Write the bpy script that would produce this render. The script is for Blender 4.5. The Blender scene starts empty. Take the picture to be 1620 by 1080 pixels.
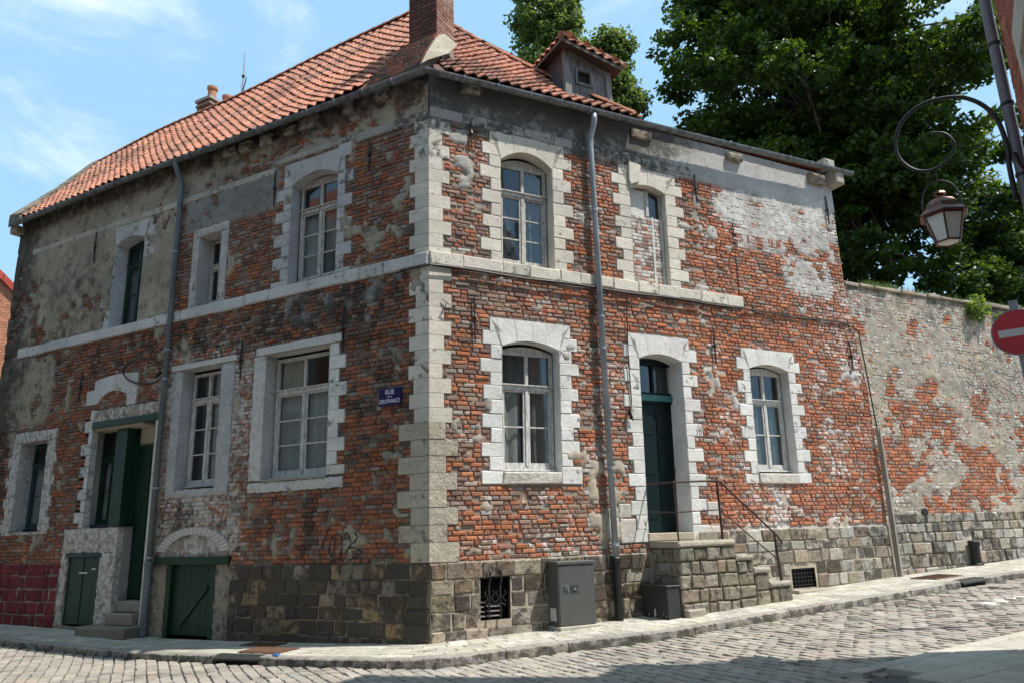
import bpy, math, random
import numpy as np
from mathutils import Matrix, Vector
random.seed(7)
rng = np.random.default_rng(11)
SC = bpy.context.scene
COL = SC.collection

# ------------------------------------------------------------------ camera
CAM = np.array([1.25134096, -10.92859304, 1.42519621])
RX = (0.99953192, 0.00759427, -0.02963557); UX = (0.03059314, -0.24811827, 0.96824655); FX = (0.0, 0.96869998, 0.24823447)
cd = bpy.data.cameras.new('camera'); cam = bpy.data.objects.new('camera', cd); COL.objects.link(cam)
cam.matrix_world = Matrix(((RX[0], UX[0], -FX[0], CAM[0]), (RX[1], UX[1], -FX[1], CAM[1]), (RX[2], UX[2], -FX[2], CAM[2]), (0, 0, 0, 1)))
cd.sensor_width = 36; cd.lens = 1181.9 / 1620 * 36; cd.clip_end = 2000; cd.clip_start = 0.05
SC.camera = cam

# ------------------------------------------------------------------ sky and sun
SUNH = np.array([0.9578, -0.2875]); ELEV = math.radians(61.5)
w = bpy.data.worlds.new('World'); SC.world = w; w.use_nodes = True
nt = w.node_tree; nt.nodes.clear(); L = nt.links.new
out = nt.nodes.new('ShaderNodeOutputWorld'); bg = nt.nodes.new('ShaderNodeBackground'); bg.inputs[1].default_value = 0.098
sky = nt.nodes.new('ShaderNodeTexSky'); sky.sky_type = 'NISHITA'; sky.sun_disc = False
sky.sun_elevation = ELEV; sky.sun_rotation = math.atan2(SUNH[0], SUNH[1]); sky.air_density = 1.0; sky.dust_density = 0.6; sky.ozone_density = 1.6
tc = nt.nodes.new('ShaderNodeTexCoord'); mp = nt.nodes.new('ShaderNodeMapping'); mp.inputs['Scale'].default_value = (1, 1, 2.2)
mp.inputs['Rotation'].default_value = (0, 0.25, 0.4)
n1 = nt.nodes.new('ShaderNodeTexNoise'); n1.inputs['Scale'].default_value = 2.6; n1.inputs['Detail'].default_value = 8; n1.inputs['Roughness'].default_value = 0.6
n1.inputs['Distortion'].default_value = 0.5
rmp = nt.nodes.new('ShaderNodeMapRange'); rmp.inputs[1].default_value = 0.46; rmp.inputs[2].default_value = 0.72; rmp.interpolation_type = 'SMOOTHSTEP'
rmp.inputs[3].default_value = 0.0; rmp.inputs[4].default_value = 0.75
mx = nt.nodes.new('ShaderNodeMix'); mx.data_type = 'RGBA'; mx.inputs[7].default_value = (7.8, 8.4, 9.0, 1)
L(tc.outputs['Generated'], mp.inputs[0]); L(mp.outputs[0], n1.inputs[0]); L(n1.outputs[0], rmp.inputs[0]); L(rmp.outputs[0], mx.inputs[0])
hz = nt.nodes.new('ShaderNodeMix'); hz.data_type = 'RGBA'; hz.inputs[0].default_value = 0.62; hz.inputs[7].default_value = (3.5, 6.2, 8.6, 1)
L(sky.outputs[0], hz.inputs[6]); L(hz.outputs[2], mx.inputs[6]); L(mx.outputs[2], bg.inputs[0]); L(bg.outputs[0], out.inputs[0])
sd = bpy.data.lights.new('sun', 'SUN'); sd.energy = 4.3; sd.angle = math.radians(0.55); sd.color = (1.0, 0.955, 0.89)
sun = bpy.data.objects.new('sun', sd); COL.objects.link(sun); sun.location = (0, 0, 40)
sun.rotation_euler = Vector((SUNH[0] * math.cos(ELEV), SUNH[1] * math.cos(ELEV), math.sin(ELEV))).to_track_quat('Z', 'Y').to_euler()
SC.view_settings.view_transform = 'Standard'; SC.view_settings.look = 'None'; SC.view_settings.gamma = 1
SC.view_settings.use_curve_mapping = False; SC.view_settings.exposure = 0.66
SC.cycles.max_bounces = 6; SC.cycles.transparent_max_bounces = 12; SC.cycles.use_denoising = True

# ------------------------------------------------------------------ noise
def _h(ix, iy, s):
    n = (ix.astype(np.int64) * 374761393 + iy.astype(np.int64) * 668265263 + s * 1442695041) & 0xFFFFFFFF
    n = ((n ^ (n >> 13)) * 1274126177) & 0xFFFFFFFF
    return ((n ^ (n >> 16)) & 0xFFFF) / 65535.0
def vn(x, y, s=0):
    x = np.asarray(x, float); y = np.asarray(y, float); ix = np.floor(x); iy = np.floor(y); fx = x - ix; fy = y - iy
    fx = fx * fx * (3 - 2 * fx); fy = fy * fy * (3 - 2 * fy)
    a = _h(ix, iy, s); b = _h(ix + 1, iy, s); c = _h(ix, iy + 1, s); d = _h(ix + 1, iy + 1, s)
    return (a * (1 - fx) + b * fx) * (1 - fy) + (c * (1 - fx) + d * fx) * fy
def fbm(x, y, s=0, o=4):
    t = 0; a = 0.5; m = 0
    for i in range(o):
        t = t + a * vn(np.asarray(x) * 2 ** i, np.asarray(y) * 2 ** i, s + i * 17); m += a; a *= 0.5
    return t / m
def ss(a, b, x):
    t = np.clip((np.asarray(x, float) - a) / (b - a), 0, 1); return t * t * (3 - 2 * t)
def boxm(u, z, u0, u1, z0, z1, f=0.2):
    return ss(u0 - f, u0 + f, u) * (1 - ss(u1 - f, u1 + f, u)) * ss(z0 - f, z0 + f, z) * (1 - ss(z1 - f, z1 + f, z))
def R(a, b): return random.uniform(a, b)
def mixc(a, b, t): return tuple(a[i] * (1 - t) + b[i] * t for i in range(3))
def jc(c, v=0.12):
    k = 1 + R(-v, v); return tuple(max(0.005, x * k * (1 + R(-v, v) * 0.18)) for x in c)

# ------------------------------------------------------------------ materials
def masonry(name, rough=0.92, bump=0.35, fine=40.0, spec=0.15, white=(0.60, 0.575, 0.53), lo=0.66, hi=1.3, dsc=4.5, dw=.22, dist=.012, big=0):
    m = bpy.data.materials.new(name); m.use_nodes = True; t = m.node_tree; N = t.nodes; l = t.links.new
    b = N['Principled BSDF']; b.inputs['Roughness'].default_value = rough; b.inputs['Specular IOR Level'].default_value = spec
    co = N.new('ShaderNodeTexCoord')
    ca = N.new('ShaderNodeAttribute'); ca.attribute_name = 'Col'
    ma = N.new('ShaderNodeAttribute'); ma.attribute_name = 'Msk'; sp = N.new('ShaderNodeSeparateColor'); l(ma.outputs['Color'], sp.inputs[0])
    def noise(sc, det=6, ro=0.62, off=0):
        n = N.new('ShaderNodeTexNoise'); n.inputs['Scale'].default_value = sc; n.inputs['Detail'].default_value = det; n.inputs['Roughness'].default_value = ro
        mpp = N.new('ShaderNodeMapping'); mpp.inputs['Location'].default_value = (off, off * 1.7, off * 0.6); l(co.outputs['Object'], mpp.inputs[0]); l(mpp.outputs[0], n.inputs[0])
        return n.outputs[0]
    nf = noise(fine, 5, 0.7); nm = noise(10, 8, 0.72, 3.1); nd = noise(dsc, 8, 0.7, 9.7)
    mr = N.new('ShaderNodeMapRange'); mr.inputs[1].default_value = 0.25; mr.inputs[2].default_value = 0.75; mr.inputs[3].default_value = lo; mr.inputs[4].default_value = hi; l(nf, mr.inputs[0])
    mr2 = N.new('ShaderNodeMapRange'); mr2.inputs[1].default_value = 0.3; mr2.inputs[2].default_value = 0.7; mr2.inputs[3].default_value = 0.82; mr2.inputs[4].default_value = 1.12; l(noise(1.9, 4, 0.6, 21), mr2.inputs[0])
    mm2 = N.new('ShaderNodeMath'); mm2.operation = 'MULTIPLY'; l(mr.outputs[0], mm2.inputs[0]); l(mr2.outputs[0], mm2.inputs[1])
    vm = N.new('ShaderNodeMix'); vm.data_type = 'RGBA'; vm.blend_type = 'MULTIPLY'; vm.inputs[0].default_value = 1
    l(ca.outputs['Color'], vm.inputs[6]); l(mm2.outputs[0], vm.inputs[7])
    def layer(prev, mask, nz, colr, wdt=0.07, mul=1.0):
        th = N.new('ShaderNodeMath'); th.operation = 'MULTIPLY_ADD'; th.inputs[1].default_value = 0.56; th.inputs[2].default_value = -0.78; l(mask, th.inputs[0])
        ad = N.new('ShaderNodeMath'); ad.operation = 'ADD'; l(th.outputs[0], ad.inputs[0]); l(nz, ad.inputs[1])
        dv = N.new('ShaderNodeMapRange'); dv.inputs[1].default_value = 0; dv.inputs[2].default_value = wdt; dv.inputs[4].default_value = mul; l(ad.outputs[0], dv.inputs[0])
        x = N.new('ShaderNodeMix'); x.data_type = 'RGBA'; l(dv.outputs[0], x.inputs[0]); l(prev, x.inputs[6]); x.inputs[7].default_value = (*colr, 1)
        return x.outputs[2]
    c = layer(vm.outputs[2], sp.outputs[0], nm, white, 0.13, 0.82)
    c = layer(c, sp.outputs[1], nd, (0.045, 0.04, 0.035), dw, 0.8)
    c = layer(c, sp.outputs[2], nm, (0.10, 0.12, 0.045), 0.2, 0.75)
    l(c, b.inputs['Base Color'])
    bp = N.new('ShaderNodeBump'); bp.inputs['Strength'].default_value = bump; bp.inputs['Distance'].default_value = dist
    l(noise(fine * 0.7, 8, 0.7, 5), bp.inputs['Height']); l(bp.outputs[0], b.inputs['Normal'])
    return m
def plain(name, col, rough=0.6, metal=0.0, var=0.2, sc=12, bump=0.1, spec=0.4, stretch=(1, 1, 1), col2=None):
    m = bpy.data.materials.new(name); m.use_nodes = True; t = m.node_tree; N = t.nodes; l = t.links.new
    b = N['Principled BSDF']; b.inputs['Roughness'].default_value = rough; b.inputs['Metallic'].default_value = metal; b.inputs['Specular IOR Level'].default_value = spec
    co = N.new('ShaderNodeTexCoord'); mpp = N.new('ShaderNodeMapping'); mpp.inputs['Scale'].default_value = stretch; l(co.outputs['Object'], mpp.inputs[0])
    n = N.new('ShaderNodeTexNoise'); n.inputs['Scale'].default_value = sc; n.inputs['Detail'].default_value = 7; n.inputs['Roughness'].default_value = 0.65; l(mpp.outputs[0], n.inputs[0])
    r = N.new('ShaderNodeValToRGB'); r.color_ramp.elements[0].position = 0.3; r.color_ramp.elements[1].position = 0.7
    r.color_ramp.elements[0].color = (*[c * (1 - var) for c in (col2 or col)], 1); r.color_ramp.elements[1].color = (*[min(1, c * (1 + var)) for c in col], 1)
    l(n.outputs[0], r.inputs[0]); l(r.outputs[0], b.inputs['Base Color'])
    bp = N.new('ShaderNodeBump'); bp.inputs['Strength'].default_value = bump; bp.inputs['Distance'].default_value = 0.006
    l(n.outputs[0], bp.inputs['Height']); l(bp.outputs[0], b.inputs['Normal'])
    return m
M_BRICK = masonry('brick', 0.93, 0.5, 55); M_MORTAR = masonry('mortar_and_render', 0.96, 0.7, 26)
M_STONE = masonry('stone', 0.9, 0.8, 24, lo=.8, hi=1.14, dsc=8.5, dw=.11); M_ROCK = masonry('rough_stone', 0.93, 0.9, 15, lo=.74, hi=1.18, dsc=7, dw=.13, dist=.045); M_TILE = masonry('clay_tile', 0.8, 0.25, 30, 0.25); M_SETT = masonry('sett_stone', 0.7, 0.3, 30, 0.3, lo=.8, hi=1.15)
M_ZINC = plain('zinc', (0.27, 0.30, 0.33), 0.55, 0.15, 0.3, 6, 0.08, stretch=(1, 1, .3))
M_GUT = plain('gutter_zinc', (0.15, 0.165, 0.17), 0.5, 0.2, 0.4, 9, 0.15, stretch=(1, 1, .5), col2=(0.07, 0.075, 0.07))
M_ZINCD = plain('old_grey_pipe', (0.13, 0.155, 0.165), 0.6, 0.1, 0.3, 6, 0.1, stretch=(1, 1, .3))
M_IRON = plain('black_iron', (0.025, 0.023, 0.022), 0.5, 0.3, 0.4, 20, 0.2)
M_RUST = plain('rusty_rail', (0.06, 0.035, 0.028), 0.6, 0.4, 0.5, 30, 0.3)
M_GREEN = plain('green_paint', (0.006, 0.034, 0.018), 0.42, 0, 0.3, 5, 0.1, stretch=(1, 1, .3))
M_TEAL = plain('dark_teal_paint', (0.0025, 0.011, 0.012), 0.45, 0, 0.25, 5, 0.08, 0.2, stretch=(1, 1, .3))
M_TEAL2 = plain('sunlit_teal_paint', (0.05, 0.16, 0.15), 0.5, 0, 0.25, 5, 0.08)  # lighter copy of the door teal, sunlight put into the colour
M_WPAINT = plain('white_window_paint', (0.56, 0.55, 0.52), 0.6, 0, 0.22, 22, 0.3, stretch=(1, 1, .3), col2=(0.36, 0.34, 0.30))
M_OLDW = plain('peeling_window_paint', (0.50, 0.48, 0.43), 0.7, 0, 0.3, 35, 0.4, stretch=(1, 1, .3), col2=(0.25, 0.22, 0.18))
M_WBEAM = plain('whitewashed_beam', (0.62, 0.61, 0.58), 0.85, 0, 0.15, 14, 0.5, stretch=(1, 1, 6), col2=(0.40, 0.38, 0.34))
M_CURT = plain('curtain_cloth', (0.30, 0.31, 0.30), 0.9, 0, 0.1, 8, 0.05)
M_CURTG = plain('grey_curtain_cloth', (0.10, 0.12, 0.12), 0.9, 0, 0.1, 8, 0.05)
M_BLIND = plain('cream_blind', (0.42, 0.38, 0.29), 0.8, 0, 0.12, 3, 0.05)
M_DARK = plain('dark_interior', (0.02, 0.02, 0.02), 0.9, 0, 0.1, 3, 0)
M_OLDWOOD = plain('weathered_wood', (0.20, 0.20, 0.19), 0.9, 0, 0.5, 26, 0.9, stretch=(1, 1, .1), col2=(0.06, 0.058, 0.055))
M_PLANK = plain('grey_plank', (0.27, 0.25, 0.21), 0.85, 0, 0.3, 12, 0.5, stretch=(1, 1, .1))
M_CAB = plain('cabinet_grey', (0.075, 0.08, 0.072), 0.55, 0, 0.12, 5, 0.05)
M_CABD = plain('dark_cabinet', (0.03, 0.032, 0.03), 0.5, 0, 0.2, 8, 0.1)
M_STICK = plain('sticker_white', (0.5, 0.5, 0.48), 0.7, 0, 0.1, 20, 0.0)
M_COPPER = plain('copper_brown', (0.11, 0.045, 0.03), 0.4, 0.5, 0.35, 10, 0.1)
M_RED = plain('sign_red', (0.36, 0.018, 0.022), 0.42, 0, 0.18, 6, 0.02)
M_SWHITE = plain('sign_white', (0.42, 0.47, 0.47), 0.5, 0, 0.08, 6, 0.02)
M_SGREY = plain('sign_grey', (0.20, 0.235, 0.27), 0.5, 0.2, 0.1, 6, 0.02)
M_BLUE = plain('enamel_blue', (0.012, 0.012, 0.075), 0.35, 0, 0.3, 20, 0.05)
M_LETTER = plain('enamel_white', (0.55, 0.55, 0.62), 0.5, 0, 0.15, 60, 0.0)
M_GREYL = plain('faded_number', (0.22, 0.21, 0.20), 0.9, 0, 0.2, 60, 0.0)
M_SPRAY = plain('black_spray', (0.03, 0.028, 0.028), 0.8, 0, 0.4, 40, 0.0)
M_LAMPG = plain('frosted_glass', (0.62, 0.62, 0.58), 0.35, 0, 0.06, 6, 0.0)
M_BARK = plain('bark', (0.07, 0.055, 0.04), 0.95, 0, 0.4, 9, 0.8, stretch=(1, 1, .25))
M_RUSTM = plain('rusty_manhole', (0.16, 0.09, 0.055), 0.8, 0.2, 0.4, 40, 0.5)
M_ROAD = plain('road_bed', (0.10, 0.095, 0.085), 0.95, 0, 0.3, 20, 0.4)
M_SOIL = plain('soil', (0.07, 0.06, 0.04), 0.95, 0, 0.3, 4, 0.4)
M_BLUEP = plain('blue_plastic', (0.05, 0.2, 0.5), 0.4)
M_SOOT = plain('dark_teal_board', (0.02, 0.05, 0.06), 0.6)
def glass():
    m = bpy.data.materials.new('window_glass'); m.use_nodes = True; t = m.node_tree; N = t.nodes; l = t.links.new; N.clear()
    o = N.new('ShaderNodeOutputMaterial'); tr = N.new('ShaderNodeBsdfTransparent'); tr.inputs[0].default_value = (0.82, 0.86, 0.85, 1)
    g = N.new('ShaderNodeBsdfGlossy'); g.inputs['Roughness'].default_value = 0.04; g.inputs['Color'].default_value = (0.9, 0.95, 1, 1)
    co = N.new('ShaderNodeTexCoord'); n = N.new('ShaderNodeTexNoise'); n.inputs['Scale'].default_value = 2.2; l(co.outputs['Object'], n.inputs[0])
    bp = N.new('ShaderNodeBump'); bp.inputs['Strength'].default_value = 0.03; bp.inputs['Distance'].default_value = 0.02; l(n.outputs[0], bp.inputs['Height'])
    l(bp.outputs[0], g.inputs['Normal']); ge = N.new('ShaderNodeNewGeometry'); vd = N.new('ShaderNodeVectorMath'); vd.operation = 'DOT_PRODUCT'; l(ge.outputs['Incoming'], vd.inputs[0]); l(ge.outputs['Normal'], vd.inputs[1])
    ab = N.new('ShaderNodeMath'); ab.operation = 'ABSOLUTE'; l(vd.outputs['Value'], ab.inputs[0]); iv = N.new('ShaderNodeMath'); iv.operation = 'SUBTRACT'; iv.inputs[0].default_value = 1; l(ab.outputs[0], iv.inputs[1])
    pw = N.new('ShaderNodeMath'); pw.operation = 'POWER'; pw.inputs[1].default_value = 4; l(iv.outputs[0], pw.inputs[0])
    mu = N.new('ShaderNodeMath'); mu.operation = 'MULTIPLY_ADD'; mu.inputs[1].default_value = 0.95; mu.inputs[2].default_value = 0.085; mu.use_clamp = True
    l(pw.outputs[0], mu.inputs[0]); x = N.new('ShaderNodeMixShader'); l(mu.outputs[0], x.inputs[0]); l(tr.outputs[0], x.inputs[1]); l(g.outputs[0], x.inputs[2]); l(x.outputs[0], o.inputs[0])
    return m
M_GLASS = glass()
def leafmat(name, c1, c2, trans=0.45):
    m = bpy.data.materials.new(name); m.use_nodes = True; t = m.node_tree; N = t.nodes; l = t.links.new; N.clear()
    o = N.new('ShaderNodeOutputMaterial'); ca = N.new('ShaderNodeAttribute'); ca.attribute_name = 'Col'
    sp = N.new('ShaderNodeSeparateColor'); l(ca.outputs[0], sp.inputs[0])
    x = N.new('ShaderNodeMix'); x.data_type = 'RGBA'; x.inputs[6].default_value = (*c1, 1); x.inputs[7].default_value = (*c2, 1); l(sp.outputs[0], x.inputs[0])
    d = N.new('ShaderNodeBsdfPrincipled'); d.inputs['Roughness'].default_value = 0.45; d.inputs['Specular IOR Level'].default_value = 0.35; l(x.outputs[2], d.inputs['Base Color'])
    tr = N.new('ShaderNodeBsdfTranslucent'); hs = N.new('ShaderNodeHueSaturation'); hs.inputs['Hue'].default_value = 0.475; hs.inputs['Saturation'].default_value = 1.15; hs.inputs['Value'].default_value = 1.9
    l(x.outputs[2], hs.inputs['Color']); l(hs.outputs[0], tr.inputs[0])
    ms = N.new('ShaderNodeMixShader'); ms.inputs[0].default_value = trans; l(d.outputs[0], ms.inputs[1]); l(tr.outputs[0], ms.inputs[2]); l(ms.outputs[0], o.inputs[0])
    return m
M_LEAF = leafmat('maple_leaf', (0.020, 0.048, 0.010), (0.055, 0.108, 0.018), .38)
M_LEAF2 = leafmat('poplar_leaf', (0.045, 0.085, 0.022), (0.10, 0.155, 0.045))
M_WEED = leafmat('weed_leaf', (0.05, 0.10, 0.02), (0.15, 0.22, 0.05))

# ------------------------------------------------------------------ mesh builder
ORG = {}
class MB:
    def __init__(s): s.V = []; s.F = []; s.C = []; s.K = []; s.n = 0
    def add(s, verts, faces, col=(0.5, 0.5, 0.5), msk=(0, 0, 0)):
        verts = np.asarray(verts, float).reshape(-1, 3); k = s.n; s.V.append(verts); s.F.extend([tuple(i + k for i in f) for f in faces])
        c = np.asarray(col, float); c = np.broadcast_to(c, (len(verts), 3)); s.C.append(c)
        q = np.asarray(msk, float); s.K.append(np.broadcast_to(q, (len(verts), 3))); s.n += len(verts); return s
    def build(s, name, mat, parent=None, smooth=False, origin=None, kind=None):
        V = np.concatenate(s.V)
        if parent is not None: org = np.array(ORG[parent.name])
        elif origin is not None: org = np.array(origin, float)
        else: org = np.array([(V[:, 0].min() + V[:, 0].max()) / 2, (V[:, 1].min() + V[:, 1].max()) / 2, V[:, 2].min()])
        me = bpy.data.meshes.new(name); me.from_pydata((V - org).tolist(), [], s.F); me.materials.append(mat)
        n = len(V)
        for an, arr in (('Col', s.C), ('Msk', s.K)):
            a = me.attributes.new(an, 'FLOAT_COLOR', 'POINT'); A = np.ones((n, 4)); A[:, :3] = np.concatenate(arr); a.data.foreach_set('color', A.ravel())
        if smooth: me.polygons.foreach_set('use_smooth', [True] * len(me.polygons))
        me.update(); o = bpy.data.objects.new(name, me); COL.objects.link(o); ORG[o.name] = org
        if parent is not None: o.parent = parent
        else: o.location = org
        if kind: o['kind'] = kind
        return o
def root(name, loc, label, cat, group=None):
    o = bpy.data.objects.new(name, None); o.location = loc; COL.objects.link(o); ORG[o.name] = np.array(loc, float); o.empty_display_size = 0.3
    return tag(o, label, cat, group)
def tag(o, label, cat, group=None):
    o['label'] = label; o['category'] = cat
    if group: o['group'] = group
    return o
BOXF = [(0, 1, 2, 3), (7, 6, 5, 4), (0, 4, 5, 1), (1, 5, 6, 2), (2, 6, 7, 3), (3, 7, 4, 0)]
Z3 = np.array([0, 0, 1.0])
class Fr:
    def __init__(s, U, N, O=(0, 0, 0), lean=False): s.U = np.array(U, float); s.N = np.array(N, float); s.O = np.array(O, float); s.lean = lean
    def p(s, u, z, o=0.0):
        if s.lean: u = u + 0.022 * (z - 3.0) * float(ss(0.3, 1.2, u) * (1 - ss(7.4, 8.6, u)))
        return s.O + s.U * u + s.N * o + Z3 * z
aR, aL = 1.09441625, 1.08203859
FR = Fr((math.sin(aR), math.cos(aR), 0), (math.cos(aR), -math.sin(aR), 0), lean=True)
FRS = Fr(FR.U, FR.N)
FL = Fr((-math.sin(aL), math.cos(aL), 0), (-math.cos(aL), -math.sin(aL), 0))
def box(mb, fr, u0, u1, z0, z1, o0, o1, col=(0.5,) * 3, msk=(0, 0, 0)):
    v = [fr.p(u0, z0, o0), fr.p(u1, z0, o0), fr.p(u1, z1, o0), fr.p(u0, z1, o0), fr.p(u0, z0, o1), fr.p(u1, z0, o1), fr.p(u1, z1, o1), fr.p(u0, z1, o1)]
    mb.add(v, BOXF, col, msk); return mb
def stone(mb, fr, u0, u1, z0, z1, of, ob, bev, jit, col, msk=(0, 0, 0), bd=None):
    bd = bev * 0.8 if bd is None else bd
    j = lambda: R(-jit, jit)
    c = [(u0, z0), (u1, z0), (u1, z1), (u0, z1)]
    sg = [(1, 1), (-1, 1), (-1, -1), (1, -1)]
    rim = [(a + j(), b + j() * 0.7) for a, b in c]; v = []
    for (a, b) in c: v.append(fr.p(a, b, ob))
    for (a, b) in rim: v.append(fr.p(a, b, of - bd * R(0.7, 1.3)))
    for (a, b), (x, y) in zip(rim, sg): v.append(fr.p(a + x * bev * R(0.7, 1.5), b + y * bev * R(0.6, 1.3), of + j() * 0.5))
    F = [(8, 9, 10, 11)]
    for i in range(4):
        k = (i + 1) % 4; F += [(4 + i, 4 + k, 8 + k, 8 + i), (i, k, 4 + k, 4 + i)]
    mb.add(v, F, col, msk); return mb
def poly(mb, fr, pts, of, ob, col=(0.5,) * 3, msk=(0, 0, 0)):
    n = len(pts); v = [fr.p(a, b, of) for a, b in pts] + [fr.p(a, b, ob) for a, b in pts]
    F = [tuple(range(n)), tuple(range(2 * n - 1, n - 1, -1))] + [(i, (i + 1) % n, n + (i + 1) % n, n + i) for i in range(n)]
    mb.add(v, F, col, msk); return mb
def tube(mb, pts, r, seg=8, col=(0.5,) * 3, caps=True, msk=(0, 0, 0)):
    pts = [np.array(p, float) for p in pts]; n = len(pts); rr = r if hasattr(r, '__len__') else [r] * n; v = []; prev = None
    for i in range(n):
        t = pts[min(i + 1, n - 1)] - pts[max(i - 1, 0)]; t = t / (np.linalg.norm(t) + 1e-9)
        a = np.cross(t, Z3 if prev is None else prev) if prev is not None else np.cross(t, Z3 if abs(t[2]) < 0.95 else np.array([1.0, 0, 0]))
        if prev is not None: b = prev - t * (prev @ t); b /= np.linalg.norm(b) + 1e-9; a = np.cross(t, b)
        else: a /= np.linalg.norm(a) + 1e-9; b = np.cross(a, t)
        prev = b
        for k in range(seg):
            th = 2 * math.pi * k / seg; v.append(pts[i] + (a * math.cos(th) + b * math.sin(th)) * rr[i])
    F = [(i * seg + k, i * seg + (k + 1) % seg, (i + 1) * seg + (k + 1) % seg, (i + 1) * seg + k) for i in range(n - 1) for k in range(seg)]
    if caps: F += [tuple(range(seg - 1, -1, -1)), tuple((n - 1) * seg + k for k in range(seg))]
    mb.add(v, F, col, msk); return mb
def lathe(mb, c, prof, seg=12, col=(0.5,) * 3):
    v = []; n = len(prof)
    for r, z in prof:
        for k in range(seg): th = 2 * math.pi * k / seg; v.append((c[0] + r * math.cos(th), c[1] + r * math.sin(th), c[2] + z))
    F = [(i * seg + k, i * seg + (k + 1) % seg, (i + 1) * seg + (k + 1) % seg, (i + 1) * seg + k) for i in range(n - 1) for k in range(seg)] + [tuple((n - 1) * seg + k for k in range(seg)), tuple(range(seg - 1, -1, -1))]
    mb.add(v, F, col); return mb
def proj(P):
    d = np.asarray(P) - CAM; c = (d @ np.array(RX), d @ np.array(UX), d @ np.array(FX))
    if c[2] < 0.1: return (-9999, -9999)
    return 810 + 1181.9 * c[0] / c[2], 540 - 1181.9 * c[1] / c[2]

# ------------------------------------------------------------------ ground heights
SB = [(-30, .2), (-12, 0), (-8.5, -.05), (-5.4, -.12), (-4, -.11), (-1.65, -.06), (0, -.01), (1.8, .03), (3.1, .075), (4.8, .165), (7.3, .27), (9.7, .385), (11.7, .46), (14, .56), (30, 1.2), (60, 2.4)]
def base(s): return np.interp(s, [a for a, b in SB], [b for a, b in SB])
def s_of(x): return np.where(x > .5, (x - .5) / .89, np.where(x < -.5, (x + .5) / .885, 0))
def road_z(x, y): return base(s_of(np.asarray(x, float))) - 0.135
def pvpt(s, o, dz=0.0):   # pavement point: s along wall foot (neg = left street), o outward
    k = float(ss(-0.75, 0.75, s)); n = FL.N * (1 - k) + FR.N * k; n = n / np.linalg.norm(n)
    b = FR.U * s if s >= 0 else FL.U * (-s)
    w_ = 1.0 + 0.3 * float(ss(0.8, 3.5, s)); P = b + n * o * w_; P[2] = float(base(s)) - (0.012 + 0.02 * (1 - k)) * o * w_ + dz; return P

# ------------------------------------------------------------------ masonry fields
def fieldR(u, z):
    """ returns render cover, whitewash, soot, moss, redness """
    u = np.asarray(u, float); z = np.asarray(z, float); n = fbm(u * 1.6, z * 1.6, 3); n2 = fbm(u * 5, z * 5, 9)
    cover = np.clip(boxm(u, z, -1, 9.6, 8.02, 9.2, .02) * 1.2, 0, 1)
    reg = np.maximum.reduce([boxm(u, z, 5.85, 9.45, 7.25, 8.3, .12), boxm(u, z, 6.45, 9.35, 6.75, 7.4, .15), boxm(u, z, 7.55, 9.1, 5.95, 6.9, .15)])
    regm = reg * ss(.30, .42, n * .45 + n2 * .55); cover = np.maximum(cover, regm * .56)
    cover = np.maximum(cover, boxm(u, z, 2.72, 3.45, 1.25, 2.55, .15) * ss(.4, .5, n2))
    cover = np.maximum(cover, boxm(u, z, .25, .85, 6.8, 8.0, .2) * ss(.5, .58, n2))
    cover = np.maximum(cover, ss(.66, .70, n2 * .6 + n * .4) * .9)
    cover = np.maximum(cover, .8 * (z < np.where(u > 4.6, 1.34, 1.04)))
    wash = .17 + .34 * ss(.45, .75, n) + .10 * boxm(u, z, 4.4, 9.7, 1.0, 2.3, .5) + .12 * boxm(u, z, 6, 9.8, 1, 4.5, .8) + .3 * boxm(u, z, 1.5, 3.2, .9, 1.6, .3) + .35 * boxm(u, z, 8.3, 9.8, 4.6, 6.0, .4)
    wash = wash + .45 * regm
    soot_shade = .12 + .72 * ss(7.6, 8.2, z) * (1 - ss(4.2, 6.2, u)) + .25 * ss(8.3, 8.8, z) + .25 * (1 - ss(.8, 1.6, z)) + .25 * boxm(u, z, 2.8, 3.3, 0, 7, .15)  # soot stain under the eaves, also painting in deeper gutter shadow
    st = ss(.35, .75, vn(u * 9, z * .7, 15)); soot_shade = soot_shade + .35 * st * boxm(u, z, 0, 6.4, 4.9, 5.5, .1) + .4 * st * (boxm(u, z, 1.25, 2.2, 1.3, 2.1, .12) + boxm(u, z, 6.5, 7.4, 1.4, 2.1, .12))
    moss = .1 + .3 * (1 - ss(-.1, .5, z - u * .045))
    red = .28 + .5 * ss(1.5, 6.5, u) + .5 * (n - .5) + .3 * boxm(u, z, .3, 2.8, 1.0, 1.6, .2) + .2 * boxm(u, z, 2.3, 3.6, 5.7, 7.6, .2)
    return cover, np.clip(wash, 0, .95), np.clip(soot_shade, 0, 1), moss, np.clip(red, 0, 1)
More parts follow.
